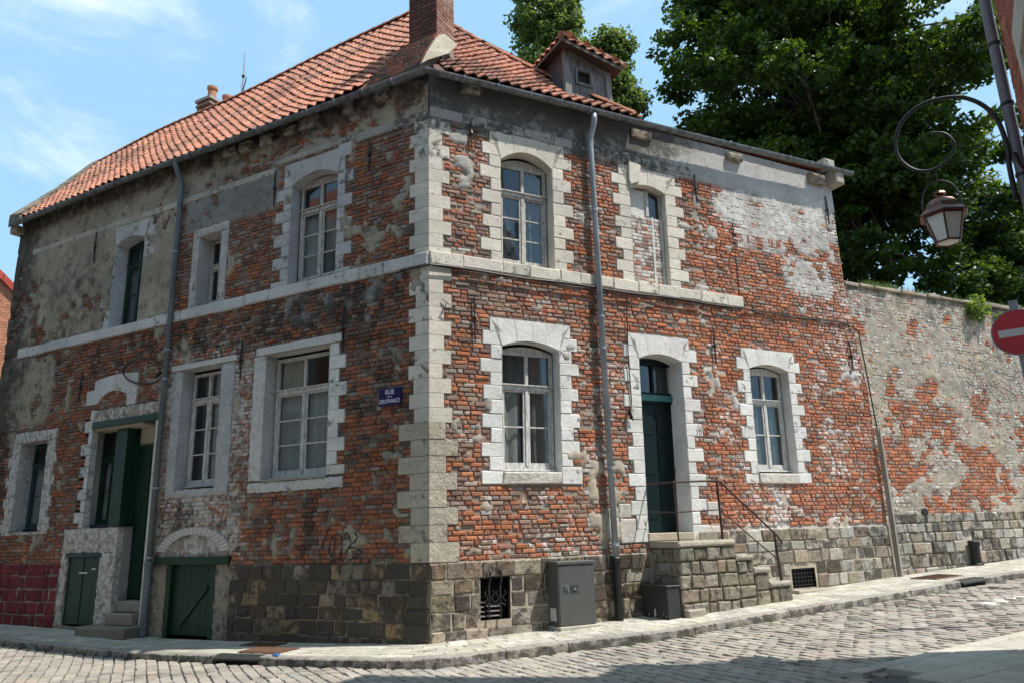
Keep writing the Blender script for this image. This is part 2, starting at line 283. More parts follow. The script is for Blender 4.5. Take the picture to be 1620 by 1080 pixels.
def fieldL(u, z):
    u = np.asarray(u, float); z = np.asarray(z, float); n = fbm(u * 1.4 + 7, z * 1.4, 31); n2 = fbm(u * 5, z * 5 + 3, 41)
    k = n * .5 + n2 * .5
    cover = np.clip(boxm(u, z, -1, 12, 8.08, 9.2, .02) * 1.2, 0, 1) * ss(.40, .52, n2 + .25 * ss(4, 7, u))
    cover = np.maximum(cover, boxm(u, z, 6.0, 11.7, 5.7, 8.1, .25) * ss(.33, .40, k))
    cover = np.maximum(cover, boxm(u, z, 3.3, 5.8, 7.25, 8.05, .15) * ss(.30, .40, k))
    cover = np.maximum(cover, boxm(u, z, 9.6, 11.8, 3.95, 5.5, .3) * ss(.36, .44, k))
    cover = np.maximum(cover, boxm(u, z, .9, 3.0, 5.0, 5.5, .2) * ss(.47, .55, k))
    cover = np.maximum(cover, ss(.62, .665, n2 * .7 + n * .3) * .9)
    cover = np.maximum(cover, boxm(u, z, 5.85, 6.15, .1, 4.2, .06) * .9)
    cover = np.maximum(cover, .62 * (z < 1.04))
    wash = .10 + .22 * ss(.5, .75, n) + .48 * boxm(u, z, 3.6, 6.1, 1.0, 4.9, .45) + .3 * boxm(u, z, 6.0, 6.8, 5.8, 7.2, .3) + .25 * boxm(u, z, 2.0, 5.5, 5.0, 5.5, .3) + .2 * boxm(u, z, 1.2, 2.2, 1.0, 1.4, .2)
    soot_shade = .48 + .5 * ss(10.6, 11.4, u) * (.5 + n) + .35 * ss(8.35, 8.75, z) + .2 * (1 - ss(.8, 1.3, z)) + .25 * boxm(u, z, 7.5, 11.0, 5.8, 7.3, .6) * n + .2 * boxm(u, z, .2, 3.5, 2.5, 5.5, .5)  # grime on the left front, raised overall to paint its shade deeper
    st = ss(.35, .75, vn(u * 9, z * .7, 16)); soot_shade = soot_shade + .35 * st * (boxm(u, z, 0, 11, 4.8, 5.45, .1) + boxm(u, z, 2.0, 3.4, 1.2, 2.15, .12) + boxm(u, z, 4.4, 5.6, 1.5, 2.15, .12))
    moss = .12 + .2 * boxm(u, z, .5, 3.2, 4.6, 5.6, .4) + .25 * (1 - ss(0, .5, z))
    red = .36 + .9 * (n - .5) + .35 * boxm(u, z, .5, 3.2, 1.1, 3.0, .5) + .15 * boxm(u, z, 6, 9.6, 1.4, 5.4, .5)
    return cover, np.clip(wash, 0, .95), np.clip(soot_shade, 0, 1), moss, np.clip(red, 0, 1)
def fieldW(u, z):
    u = np.asarray(u, float); z = np.asarray(z, float); n = fbm(u * 1.1 - z * .5, z * 1.3 + u * .5, 71); n2 = fbm(u * 4, z * 4, 81)
    bare = ss(.50, .56, n * .55 + n2 * .45 - .055 - .09 * ss(3.9, 5.6, z) + .055 * boxm(u, z, 9.8, 17, 1.5, 4.0, .5))
    cover = np.clip(1 - bare, 0, 1) * ss(.20, .34, n2 + .1) * (.52 + .22 * ss(.55, .66, n2))
    wash = .40 + .3 * n; soot_shade = .32 + .4 * ss(5.4, 6.5, z) * n2 * 1.6 + .1; moss = .15 + .45 * ss(5.9, 6.6, z)
    return cover, wash, soot_shade, moss, np.clip(.75 + .4 * (n2 - .5), 0, 1)
BR = [(0.41, 0.15, 0.074), (0.45, 0.18, 0.095), (0.36, 0.13, 0.07), (0.38, 0.16, 0.095), (0.30, 0.125, 0.08)]
BG = [(0.27, 0.18, 0.135), (0.23, 0.16, 0.13), (0.32, 0.205, 0.15), (0.20, 0.13, 0.105), (0.30, 0.15, 0.10), (0.33, 0.27, 0.22)]
def brick_col(red): return jc(random.choice(BR) if random.random() < .16 + .72 * red else random.choice(BG), .16)

BRICKS = []   # (importance, args)
def brickwork(fr, field, umin, umaxf, z0, z1, blocks, dest, course=0.0705, glen=(.215, .108), vertical=None):
    nrow = int((z1 - z0) / course)
    for r in range(nrow):
        za = z0 + r * course + .006; zb = z0 + (r + 1) * course - .006; zc = (za + zb) / 2
        um = umaxf(zc); iv = []
        for (a, b, c, d) in blocks:
            if c < zb - .012 and d > za + .012: iv.append((a, b))
        iv.sort(); cur = umin; free = []
        for a, b in iv:
            if a > cur + .03: free.append((cur, min(a, um)))
            cur = max(cur, b)
        if cur < um: free.append((cur, um))
        for a, b in free:
            u = a + .004; k = r % 2; first = True
            while u < b - .03:
                ln = glen[(k) % 2] * R(.86, 1.14); k += 1
                if first: ln *= R(.35, 1); first = False
                e = min(u + ln, b)
                if b - e < .05: e = b
                dest.append((fr, u, e - .011, za, zb)); u = e
def place_bricks(lst, field, umul=1.0):
    A = np.array([((a + b) / 2, (c + d) / 2) for _, a, b, c, d in lst]); f = field(A[:, 0], A[:, 1]); res = []
    for i, (fr, a, b, c, d) in enumerate(lst):
        cov, wash, soot_shade, moss, red = (float(x[i]) if hasattr(x, '__len__') else float(x) for x in f)
        if cov > .8 and random.random() < .93: continue
        if random.random() < .012: continue
        of = R(-.006, .009); er = random.random()
        if er < .07: of -= R(.012, .03)
        wv = R(-.004, .004); P = fr.p((a + b) / 2, (c + d) / 2, 0); imp = -np.linalg.norm(P - CAM) + (3 if cov < .3 else -3)
        wmod = wash + (R(-.06, .06)); 
        if random.random() < .10 * (wash * 2.2): wmod += .12
        bc_ = brick_col(red)
        if .4 < cov <= .8 and random.random() < .8: bc_ = jc((.37, .345, .31), .15); wmod = min(wmod, .5)
        if fr is FL: bc_ = tuple(x * .82 for x in bc_)  # left front's bricks darkened in colour to deepen its shade
        res.append((imp, (fr, a + R(0, .006), b - R(0, .006), c + wv, d + wv, of, -.06, R(.009, .016), .005, bc_, (max(0, wmod), soot_shade * R(.6, 1.2), moss))))
    return res
def emit_bricks(res, parent, name, nind=300, stuffname=None, mat=None, vis=True):
    mat = mat or M_BRICK
    def key(t):
        a = t[1]; x, y = proj(a[0].p((a[1] + a[2]) / 2, (a[3] + a[4]) / 2, 0)); return -(t[0] if -5 < x < 1625 and -5 < y < 1085 else t[0] - 1000)
    res.sort(key=key)
    for imp, a in res[:nind]: stone(MB(), *a).__class__
    for imp, a in res[:nind]:
        m = MB(); stone(m, *a); m.build(name, mat, parent)
    if len(res) > nind:
        m = MB()
        for imp, a in res[nind:]: stone(m, *a)
        m.build(stuffname or (name + '_mass'), mat, parent, kind='stuff')
def sheet(fr, field, u0, umaxf, z0, z1, holes, colf, name, parent, step=.042, back=-.020, up=.012, mat=None):
    nu = int((umaxf(1) + .3 - u0) / step) + 1; nz = int((z1 - z0) / step) + 1
    us = u0 + np.arange(nu) * step; zs = np.linspace(z0, z1, nz); Ug, Zg = np.meshgrid(us, zs)
    um = np.array([umaxf(z) for z in zs])[:, None]; Ug = np.minimum(Ug, um + 0 * Ug)
    cov, wash, soot_shade, moss, red = field(Ug, Zg)
    off = back + (up - back) * ss(.25, .75, cov) + (fbm(Ug * 3, Zg * 3, 5) - .5) * .012 + (fbm(Ug * 14, Zg * 14, 6, 2) - .5) * .010
    lean = (.022 * (Zg - 3) * ss(.3, 1.2, Ug) * (1 - ss(7.4, 8.6, Ug))) if fr.lean else 0
    P = fr.O + (Ug + lean)[..., None] * fr.U + off[..., None] * fr.N + Zg[..., None] * Z3
    V = P.reshape(-1, 3); F = []
    for j in range(nz - 1):
        zc = (zs[j] + zs[j + 1]) / 2; hz = [h for h in holes if h[2] < zc < h[3]]
        for i in range(nu - 1):
            uc = us[i] + step / 2
            if uc > um[j, 0]: break
            if any(h[0] < uc < h[1] for h in hz): continue
            k = j * nu + i; F.append((k, k + 1, k + nu + 1, k + nu))
    C = colf(Ug, Zg, cov); Mk = np.stack([wash * (1 - .4 * cov), soot_shade, moss + 0 * cov], -1)
    mb = MB(); mb.add(V, F, C.reshape(-1, 3), Mk.reshape(-1, 3)); return mb.build(name, mat or M_MORTAR, parent, smooth=True)

# ------------------------------------------------------------------ the corner house
HOUSE = root('brick_house', (0, 0, 0), 'old two storey corner house of red brick with white window surrounds and orange tiled roof', 'house')
URm = lambda z: 9.72 if z < 4.2 else 9.72 - .24 * min(1, (z - 4.2) / 2.0)
ULm = lambda z: 11.62
H_R = []; H_L = []          # holes in the wall sheets
B_R = []; B_L = []          # solid blocks: bricks stop at them
WHITE = (0.66, 0.64, 0.60); CREAM = (0.60, 0.55, 0.46); GREYW = (0.46, 0.45, 0.43); BEIGE = (0.46, 0.405, 0.32)

def arc_pts(u0, u1, zs, zc, n=8):
    return [(u0 + (u1 - u0) * i / n, zs + (zc - zs) * (1 - (2 * i / n - 1) ** 2)) for i in range(n + 1)]
def teeth(fr, B, side, ui, us, ul, z0, z1, h, startlong, par, col, msk, proj_=.008, name='surround_block'):
    """ quoin blocks beside an opening from z1 downwards; ui inner edge, us short edge, ul long edge """
    z = z1; lg = startlong
    while z > z0 + .03:
        zb = max(z0, z - h * R(.94, 1.06))
        if zb - z0 < .08: zb = z0
        e = ul + R(-.02, .02) if lg else us + R(-.02, .02); a, b = (ui, e) if e > ui else (e, ui)
        m = MB(); stone(m, fr, a + .002, b - .002, zb + .003, z - .003, proj_ + R(-.003, .004), -.12, .011, .006, jc(col, .09), (msk[0], max(0, msk[1] + R(-.05, .35)), msk[2]))
        m.build(name, M_STONE, par); B.append((a, b, zb, z)); z = zb; lg = not lg
def archhead(fr, B, u0, u1, zs, zc, ul, ur, ztop, zsh, par, col, msk, nv=4, proj_=.014):
    """ voussoirs between the arc and the flat top; shoulders beside them """
    a0 = u0; a1 = u1; ts = [0] + [(i + R(-.12, .12)) / nv for i in range(1, nv)] + [1]
    for i in range(nv):
        t0, t1 = ts[i], ts[i + 1]
        low = []
        for k in range(5):
            t = t0 + (t1 - t0) * k / 4; low.append((a0 + (a1 - a0) * t, zs + (zc - zs) * (1 - (2 * t - 1) ** 2)))
        fan = .10
        x0 = low[0][0] + (t0 - .5) * fan * 2 + .002; x1 = low[-1][0] + (t1 - .5) * fan * 2 - .002
        if i == 0: x0 = max(x0, ul)
        if i == nv - 1: x1 = min(x1, ur)
        low[0] = (low[0][0] + .002, low[0][1]); low[-1] = (low[-1][0] - .002, low[-1][1])
        m = MB(); poly(m, fr, low + [(x1, ztop + R(-.006, .006)), (x0, ztop + R(-.006, .006))], proj_ + R(-.003, .004), -.14, jc(col, .06), (msk[0], max(0, msk[1] + R(-.06, .1)), msk[2])); m.build('lintel_stone', M_STONE, par)
    for (e, inner, sgn) in ((ul, u0, -1), (ur, u1, 1)):
        x = inner + sgn * .10
        if abs(e - x) > .03:
            pts = [(e, zsh), (inner, zsh), (inner + sgn * .004, zs), (x - sgn * .0 + sgn * .004, ztop), (e, ztop)]
            m = MB(); poly(m, fr, pts if sgn > 0 else pts, proj_ - .002, -.14, jc(col, .06), msk); m.build('lintel_stone', M_STONE, par)
    B.append((ul, ur, zsh, ztop))
def reveal(fr, u0, u1, z0, zs, zc, depth, par, col, msk=(.3, .15, 0), o0=.0, bottom=True):
    m = MB(); pts = [(u0, z0), (u0, zs)] + (arc_pts(u0, u1, zs, zc)[1:-1] if zc > zs else []) + [(u1, zs), (u1, z0)]
    n = len(pts); v = [fr.p(a, b, o0) for a, b in pts] + [fr.p(a, b, -depth) for a, b in pts]
    F = [(i, i + 1, n + i + 1, n + i) for i in range(n - 1)]
    if bottom: F.append((n - 1, 0, n, 2 * n - 1))
    m.add(v, F, col, msk); m.build('reveal', M_STONE, par)
def wframe(fr, name, u0, u1, z0, z1, o, zt=None, cols=2, rows=2, toprows=1, fw=.055, sb=.022, mat=M_WPAINT, th=.05, arch=0, curtain=None, cmat=None, mull=.05, back=M_DARK, paneskip=(), topfill=None):
    """ a casement window: outer frame, mullion, transom, glazing bars, panes and curtains """
    m = MB(); c = (.5,) * 3
    box(m, fr, u0, u0 + fw, z0, z1, o, o - th); box(m, fr, u1 - fw, u1, z0, z1, o, o - th)
    box(m, fr, u0 + fw, u1 - fw, z0, z0 + fw, o, o - th); box(m, fr, u0 + fw, u1 - fw, z1 - fw, z1, o, o - th)
    box(m, fr, u0 - .02, u1 + .02, z0 - .03, z0 - .003, o + .05, o - th)
    if arch: poly(m, fr, [(u0, z1 + .001)] + arc_pts(u0, u1, z1 + .002, z1 + arch)[1:-1] + [(u1, z1 + .001)], o - .01, o - th)
    um = (u0 + u1) / 2
    box(m, fr, um - mull / 2, um + mull / 2, z0 + fw, z1 - fw, o + .012, o - th)
    if zt:
        box(m, fr, u0 + fw, um - mull / 2, zt - .035, zt + .03, o + .02, o - th); box(m, fr, um + mull / 2, u1 - fw, zt - .035, zt + .03, o + .02, o - th)
        box(m, fr, u0 + .01, u1 - .01, zt + .032, zt + .05, o + .045, o + .014)
    lo = (z0 + fw, (zt - .035) if zt else z1 - fw); hi = (zt + .03, z1 - fw) if zt else None
    half = [(u0 + fw, um - mull / 2), (um + mull / 2, u1 - fw)]; cells = []
    for a, b in half:
        s = .035
        box(m, fr, a + .001, a + s, lo[0] + .001, lo[1] - .001, o - .006, o - th + .01); box(m, fr, b - s, b - .001, lo[0] + .001, lo[1] - .001, o - .006, o - th + .01)
        box(m, fr, a + s, b - s, lo[0] + .001, lo[0] + s * 1.4, o - .006, o - th + .01); box(m, fr, a + s, b - s, lo[1] - s, lo[1] - .001, o - .006, o - th + .01)
        a2, b2, c0, c1 = a + s, b - s, lo[0] + s * 1.4, lo[1] - s
        for r in range(rows):
            q0 = c0 + (c1 - c0) * r / rows; q1 = c0 + (c1 - c0) * (r + 1) / rows
            if r: box(m, fr, a2, b2, q0 - sb / 2, q0 + sb / 2, o - .01, o - th + .015)
            cells.append((a2, b2, q0 + (sb / 2 if r else 0), q1 - (sb / 2 if r < rows - 1 else 0)))
        if hi:
            for r in range(toprows):
                q0 = hi[0] + (hi[1] - hi[0]) * r / toprows; q1 = hi[0] + (hi[1] - hi[0]) * (r + 1) / toprows
                if r: box(m, fr, a, b, q0 - sb / 2, q0 + sb / 2, o - .01, o - th + .015)
                cells.append((a, b, q0 + (sb / 2 if r else 0), q1 - (sb / 2 if r < toprows - 1 else 0)))
    w_ = m.build(name, mat, HOUSE)
    for i, (a, b, c0, c1) in enumerate(cells):
        g = MB(); t = R(-.002, .002); t2 = R(-.0015, .0015); v = [fr.p(a, c0, o - th * .6 + t), fr.p(b, c0, o - th * .6 - t), fr.p(b, c1, o - th * .6 - t + t2), fr.p(a, c1, o - th * .6 + t + t2)]
        g.add(v, [(0, 1, 2, 3)]); g.build('pane', M_GLASS, w_)
    for cu in (curtain or []):
        drape(fr, cu[0], cu[1], cu[2], cu[3], o - th - .045, w_, cu[4] if len(cu) > 4 else (cmat or M_CURT), cu[5] if len(cu) > 5 else .022)
    return w_
def drape(fr, u0, u1, z0, z1, o, par, mat, amp=.022):
    n = 40; m = MB(); v = []; ph = R(0, 6); nz = 6
    for j in range(nz + 1):
        t = j / nz; z = z0 + (z1 - z0) * t
        for i in range(n + 1):
            s = i / n; u = u0 + (u1 - u0) * (s + .03 * math.sin(7 * s + 3 * t) * (1 - t)); v.append(fr.p(u, z, o + amp * math.sin(s * (u1 - u0) * 42 + ph + 1.3 * math.sin(5 * s)) + .4 * amp * math.sin(s * 90 + t * 2)))
    F = [(j * (n + 1) + i, j * (n + 1) + i + 1, (j + 1) * (n + 1) + i + 1, (j + 1) * (n + 1) + i) for j in range(nz) for i in range(n)]
    m.add(v, F); m.build('curtain', mat, par, smooth=True)

# ---- right street front
def win_R(u0, u1, z0, zs, zc, us, ul, us2, ul2, ztop, zsh, h, zbot, frame, sill=True, depth=.2, col=WHITE, msk=(.35, .12, .05), nv=4, startlong=True):
    H_R.append((u0 - .03, u1 + .03, z0 - .02, zc)); B_R.append((u0, u1, zbot, zc))
    frame(); par = LAST[0]
    archhead(FR, B_R, u0, u1, zs, zc, us, us2, ztop, zsh, par, col, msk, nv)
    teeth(FR, B_R, -1, u0, us, ul, zbot, zsh, h, startlong, par, col, msk); teeth(FR, B_R, 1, u1, us2, ul2, zbot, zsh, h, startlong, par, col, msk)
    reveal(FR, u0, u1, z0, zs, zc, depth + .03, par, jc(col, .03), msk, o0=.006)
    if sill:
        m = MB(); stone(m, FR, u0 + .004, u1 - .004, zbot, z0 - .004, .035, -.2, .02, .008, (.55, .51, .44), (.5, .2, .1)); m.build('sill', M_ROCK, par)
LAST = [None]
def f1(): LAST[0] = wframe(FR, 'window', 1.24, 2.215, 2.39, 4.28, -.19, 3.69, rows=2, arch=.09, curtain=[(1.27, 1.66, 2.4, 3.66), (1.26, 1.71, 3.7, 4.3, M_CURTG), (1.76, 2.19, 2.4, 3.66, M_CURTG), (1.76, 2.19, 3.7, 4.3, M_CURTG)])
win_R(1.20, 2.24, 2.34, 4.31, 4.42, .99, .85, 2.46, 2.61, 4.75, 4.53, .215, 2.15, f1)
def f2(): LAST[0] = wframe(FR, 'window', 1.235, 2.17, 5.76, 7.60, -.19, 7.06, rows=3, arch=.13, mat=M_OLDW, curtain=[(1.74, 2.16, 5.8, 7.6, M_CURTG), (1.26, 1.66, 5.8, 7.02, plain('dusty_voile', (0.05, 0.065, 0.07), 0.9, 0, .3, 6))])
win_R(1.20, 2.20, 5.72, 7.58, 7.79, 1.0, .86, 2.44, 2.6, 8.07, 7.84, .22, 5.71, f2, sill=False, col=CREAM)
def f4(): LAST[0] = wframe(FR, 'window', 6.45, 7.38, 2.43, 4.30, -.19, 3.72, rows=2, arch=.09, curtain=[(6.46, 6.9, 2.4, 3.7), (6.95, 7.36, 2.4, 3.7), (6.46, 6.66, 3.7, 4.3, M_CURTG)], cmat=M_CURTG)
win_R(6.42, 7.42, 2.36, 4.32, 4.42, 6.24, 6.1, 7.62, 7.77, 4.71, 4.52, .215, 2.17, f4)
# blocked window
def f3():
    m = MB(); box(m, FR, 4.30, 4.37, 7.12, 7.62, -.12, -.17); box(m, FR, 3.88, 3.92, 7.12, 7.62, -.12, -.17); box(m, FR, 4.62, 4.65, 7.12, 7.62, -.12, -.17)
    w_ = m.build('blocked_window', M_OLDW, HOUSE); LAST[0] = w_
    m = MB(); box(m, FR, 3.92, 4.30, 7.08, 7.63, -.145, -.16); m.build('board', M_WBEAM, w_)
    g = MB(); g.add([FR.p(4.37, 7.1, -.15), FR.p(4.62, 7.1, -.15), FR.p(4.62, 7.6, -.15), FR.p(4.37, 7.6, -.15)], [(0, 1, 2, 3)]); g.build('pane', M_GLASS, w_)
    m = MB(); box(m, FR, 4.4, 4.44, 5.78, 7.1, -.098, -.13); box(m, FR, 4.60, 4.655, 5.78, 7.1, -.09, -.13); m.build('plaster_strip', M_WBEAM, w_)
    r = []; brickwork(FR, None, 3.87, lambda z: 4.66, 5.74, 7.09, [], r)
    rr = []
    for (fr, a, b, c, d) in r: rr.append((fr, a, b, c, d, -.105 + R(-.004, .004), -.2, .008, .003, brick_col(.35), (.62 + R(-.2, .3), .15, 0)))
    m = MB(); box(m, FR, 3.86, 4.665, 5.73, 7.09, -.115, -.16, (.36, .33, .29), (.5, .1, 0)); m.build('mortar', M_MORTAR, w_)
    m = MB()
    for a in rr: stone(m, *a)
    o = m.build('infill_bricks', M_BRICK, w_, kind='stuff')
win_R(3.86, 4.67, 5.74, 7.58, 7.68, 3.62, 3.48, 4.93, 5.1, 8.0, 7.8, .215, 5.71, f3, sill=False, col=CREAM, depth=.19)
m = MB(); poly(m, FR, [(3.86, 7.62), (4.06, 7.7), (4.1, 8.04), (3.84, 8.09), (3.83, 7.7)], .06, .0, CREAM, (.3, .3, 0)); m.build('lintel_stone', M_STONE, LAST[0])
# front door
def fdoor():
    m = MB(); o = -.33
    for a, b, c, d in ((3.92, 4.0, 1.36, 4.40), (4.80, 4.88, 1.36, 4.36)): box(m, FR, a, b, c, d, o, o - .08)
    box(m, FR, 4.0, 4.80, 3.60, 3.64, o, o - .08)
    poly(m, FR, [(4.0, 4.30), (4.80, 4.30)] + arc_pts(4.0, 4.80, 4.31, 4.42)[::-1], o, o - .08)
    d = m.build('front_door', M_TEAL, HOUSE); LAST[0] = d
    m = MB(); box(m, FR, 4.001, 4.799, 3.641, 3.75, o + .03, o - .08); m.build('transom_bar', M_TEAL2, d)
    m = MB(); box(m, FR, 4.0, 4.80, 3.751, 3.80, o - .01, o - .07); box(m, FR, 4.37, 4.42, 3.80, 4.31, o - .01, o - .07); m.build('fanlight_frame', M_TEAL, d)
    for a, b in ((4.0, 4.37), (4.42, 4.80)):
        g = MB(); g.add([FR.p(a, 3.8, o - .05), FR.p(b, 3.8, o - .05), FR.p(b, 4.4, o - .05), FR.p(a, 4.4, o - .05)], [(0, 1, 2, 3)]); g.build('pane', M_GLASS, d)
    m = MB(); box(m, FR, 4.0, 4.80, 1.37, 3.6, o - .04, o - .08)
    for a, b in ((4.08, 4.36), (4.44, 4.72)):
        for c, e in ((1.6, 2.25), (2.35, 2.95), (3.05, 3.5)):
            box(m, FR, a, b, c, e, o - .028, o - .0395)
    m.build('door_leaf', M_TEAL, d)
    m = MB(); tube(m, [FR.p(4.74, 2.4, o - .03), FR.p(4.74, 2.4, o + .02)], .02); m.build('handle', M_IRON, d)
    m = MB(); stone(m, FR, 3.84, 4.80, 1.235, 1.36, .03, -.4, .015, .006, (.40, .34, .27), (.2, .3, .1)); m.build('doorstep', M_STONE, d)
    m = MB(); drape(FR, 4.4, 4.8, 3.8, 4.4, -.6, d, M_CURTG)
win_R(3.86, 4.79, 1.36, 4.32, 4.42, 3.64, 3.52, 4.98, 5.15, 4.75, 4.54, .222, 1.22, fdoor, sill=False, depth=.4)
D_R = LAST[0]
# rough patched jamb foot beside the door
for a, b, c, d in ((3.28, 3.52, 1.62, 1.84), (3.3, 3.62, 1.22, 1.6), (3.05, 3.28, 1.3, 1.62), (5.15, 5.4, 1.62, 1.85), (5.0, 5.38, 1.25, 1.45)):
    m = MB(); stone(m, FR, a, b, c, d, .012, -.1, .015, .01, jc((.5, .46, .4), .1), (.55, .2, .05)); m.build('patch_stone', M_STONE, HOUSE); B_R.append((a, b, c, d))
# corner quoins on both fronts
def quoins():
    z = 8.03; k = 0
    while z > 1.08:
        rough = z < 3.05
        h = .222 if not rough else .245
        if 5.45 < z < 5.72: z = 5.49
        zb = max(z - h, 1.06); 
        if z > 5.72 and zb < 5.75: zb = 5.72
        if zb - 1.06 < .1: zb = 1.06
        lg = k % 2 == 0
        lr = (.36 if lg else .22) if not rough else (.44 if lg else .25); ll = (.26 if lg else .36)
        if rough: ll = .32 if lg else .55
        lr += R(-.015, .02); ll += R(-.02, .02)
        col = jc(CREAM if not rough else BEIGE, .09); of = .009 if not rough else .016 + R(-.006, .012)
        m = MB(); bev = .006 if not rough else .014
        # L shaped corner stone
        def q(fr, l): return [fr.p(l, zb + .003, of), fr.p(l, z - .003, of), fr.p(l, z - .003, -.08), fr.p(l, zb + .003, -.08)]
        mid = [FRS.p(0, zb + .003, 0), FRS.p(0, z - .003, 0)]
        cn = FR.N + FL.N; cn = cn / (1 + FR.N @ FL.N) * (of - .004)
        v = q(FR, lr) + q(FL, ll) + [Z3 * (zb + .003) + cn, Z3 * (z - .003) + cn, Z3 * (z - .003) - cn * 4, Z3 * (zb + .003) - cn * 4]
        F = [(0, 8, 9, 1), (4, 5, 9, 8), (0, 1, 2, 3), (7, 6, 5, 4), (1, 9, 10, 2), (5, 6, 10, 9), (0, 3, 11, 8), (4, 8, 11, 7)]
        m.add(v, F, col, (.25 if not rough else .15, .22 + (.25 if z > 7.4 else 0) + R(0, .2) + (.2 if z < 1.6 else 0), .08)); m.build('quoin_stone', M_ROCK if rough else M_STONE, HOUSE)
        B_R.append((0, lr, zb, z)); B_L.append((0, ll, zb, z)); z = zb; k += 1
quoins()
# string course and cornice strip
def band(fr, B, u0, u1, z0, z1, of, lo, hi, col, msk, name='band_stone', jit=.006):
    u = u0
    while u < u1 - .05:
        e = min(u1, u + R(lo, hi))
        if u1 - e < .2: e = u1
        dz = R(0, .02); m = MB(); stone(m, fr, u + (.0 if u == 0 else .003), e - .003, z0 + dz, z1 + R(-.006, .006), of + R(-.008, .006), -.08, .014, jit, jc(col, .07), (msk[0] + R(-.1, .1), max(0, msk[1] + R(-.15, .2)), msk[2]))
        m.build(name, M_STONE, HOUSE); u = e
    B.append((u0, u1, z0, z1))
band(FR, B_R, 0, 6.4, 5.50, 5.715, .05, .35, .9, CREAM, (.35, .3, .1)); band(FL, B_L, 0, 11.0, 5.49, 5.70, .05, .5, 1.0, (.55, .54, .52), (.5, .3, .1))
band(FL, B_L, 3.4, 11.0, 7.93, 8.07, .022, .5, 1.1, (.44, .41, .35), (.35, .3, .05), 'cornice_stone', .003); band(FL, B_L, 0.02, 1.5, 8.02, 8.2, .022, .4, .8, (.36, .34, .3), (.1, .45, .05), 'cornice_stone', .003)
band(FL, B_L, 1.5, 3.4, 8.09, 8.21, .022, .4, .8, (.36, .34, .3), (.1, .45, .05), 'cornice_stone', .003)
band(FR, B_R, 0.02, 5.35, 8.075, 8.26, .024, .35, .7, (.36, .34, .31), (.15, .48, .05), 'cornice_stone', .003)
# eaves corbels
for fr, uu in ((FL, (.75, 1.5, 2.3, 2.9, 3.5, 4.0, 4.45)), (FR, (.55, 3.95, 6.3, 8.75))):
    for u in uu:
        l = R(.22, .5); m = MB(); stone(m, fr, u, u + l, 8.62 + R(-.05, .04), 8.80, .11 + R(-.04, .04), -.02, .03, .02, jc((.33, .28, .22), .2), (.25, .55, .05)); m.build('corbel', M_STONE, HOUSE)

# ---- left street front
def reg_L(u0, u1, z0, z1, zbot=None): H_L.append((u0 - .03, u1 + .03, z0 - .02, z1)); B_L.append((u0, u1, z0 if zbot is None else zbot, z1))
# upper large window
w1 = wframe(FL, 'window', 1.93, 2.92, 5.76, 7.62, -.19, 7.10, rows=3, arch=.09, mat=M_OLDW, curtain=[(2.5, 2.9, 5.8, 7.05, M_CURT), (1.95, 2.4, 5.8, 7.0, M_CURTG)])
reg_L(1.90, 2.97, 5.74, 7.74)
archhead(FL, B_L, 1.90, 2.97, 7.58, 7.74, 1.74, 3.15, 8.03, 7.80, w1, GREYW, (.45, .25, .05)); teeth(FL, B_L, -1, 1.90, 1.73, 1.56, 5.71, 7.80, .225, False, w1, GREYW, (.45, .2, .05)); teeth(FL, B_L, 1, 2.97, 3.17, 3.36, 5.71, 7.80, .225, False, w1, GREYW, (.45, .2, .05))
m = MB(); stone(m, FL, 1.6, 1.9, 7.84, 8.09, .02, -.1, .01, .004, jc(GREYW), (.3, .3, 0)); m.build('lintel_stone', M_STONE, w1); B_L.append((1.56, 1.9, 7.8, 8.09))
reveal(FL, 1.90, 2.97, 5.72, 7.58, 7.74, .22, w1, (.5, .5, .5), (.4, .2, 0), o0=.006)
# upper small window
w2 = wframe(FL, 'window', 4.76, 5.31, 5.80, 7.10, -.27, 6.55, rows=1, mat=M_OLDW, fw=.04, mull=.03)
reg_L(4.73, 5.33, 5.74, 7.13); B_L.append((4.55, 5.50, 5.71, 7.13)); B_L.append((4.52, 5.48, 7.13, 7.33))
reveal(FL, 4.73, 5.33, 5.72, 7.13, 7.13, .3, w2, (.48, .47, .45), (.4, .2, 0), o0=.012)
def slab(fr, holes_rects, of, ob, col, msk, par, name='render_surround', rough=.006):
    """ trowelled render around an opening: rectangles given one by one """
    for (a, b, c, d) in holes_rects:
        m = MB(); n = max(1, int((b - a) / .06)); k = max(1, int((d - c) / .06)); v = []
        for j in range(k + 1):
            for i in range(n + 1):
                ed = (i in (0, n) or j in (0, k)); jj = .012 if ed else 0
                v.append(fr.p(a + (b - a) * i / n + R(-jj, jj) * (1 if i in (0, n) else 0), c + (d - c) * j / k + R(-jj, jj) * (1 if j in (0, k) else 0), of + R(-rough, rough) - (.012 if ed else 0)))
        F = [(j * (n + 1) + i, j * (n + 1) + i + 1, (j + 1) * (n + 1) + i + 1, (j + 1) * (n + 1) + i) for j in range(k) for i in range(n)]
        ring = [i for i in range(n + 1)] + [(j + 1) * (n + 1) - 1 for j in range(1, k + 1)] + [k * (n + 1) + i for i in range(n - 1, -1, -1)] + [j * (n + 1) for j in range(k - 1, 0, -1)]
        base_ = len(v); v += [v[i] - fr.N * (of - ob) for i in ring]
        F += [(ring[i], ring[(i + 1) % len(ring)], base_ + (i + 1) % len(ring), base_ + i) for i in range(len(ring))]
        m.add(v, F, col, msk); m.build(name, M_STONE, par, smooth=False)
slab(FL, [(4.545, 4.725, 5.715, 7.13), (5.335, 5.51, 5.715, 7.13), (4.54, 5.50, 7.135, 7.32)], .016, -.08, (.42, .41, .38), (.5, .3, .05), w2)
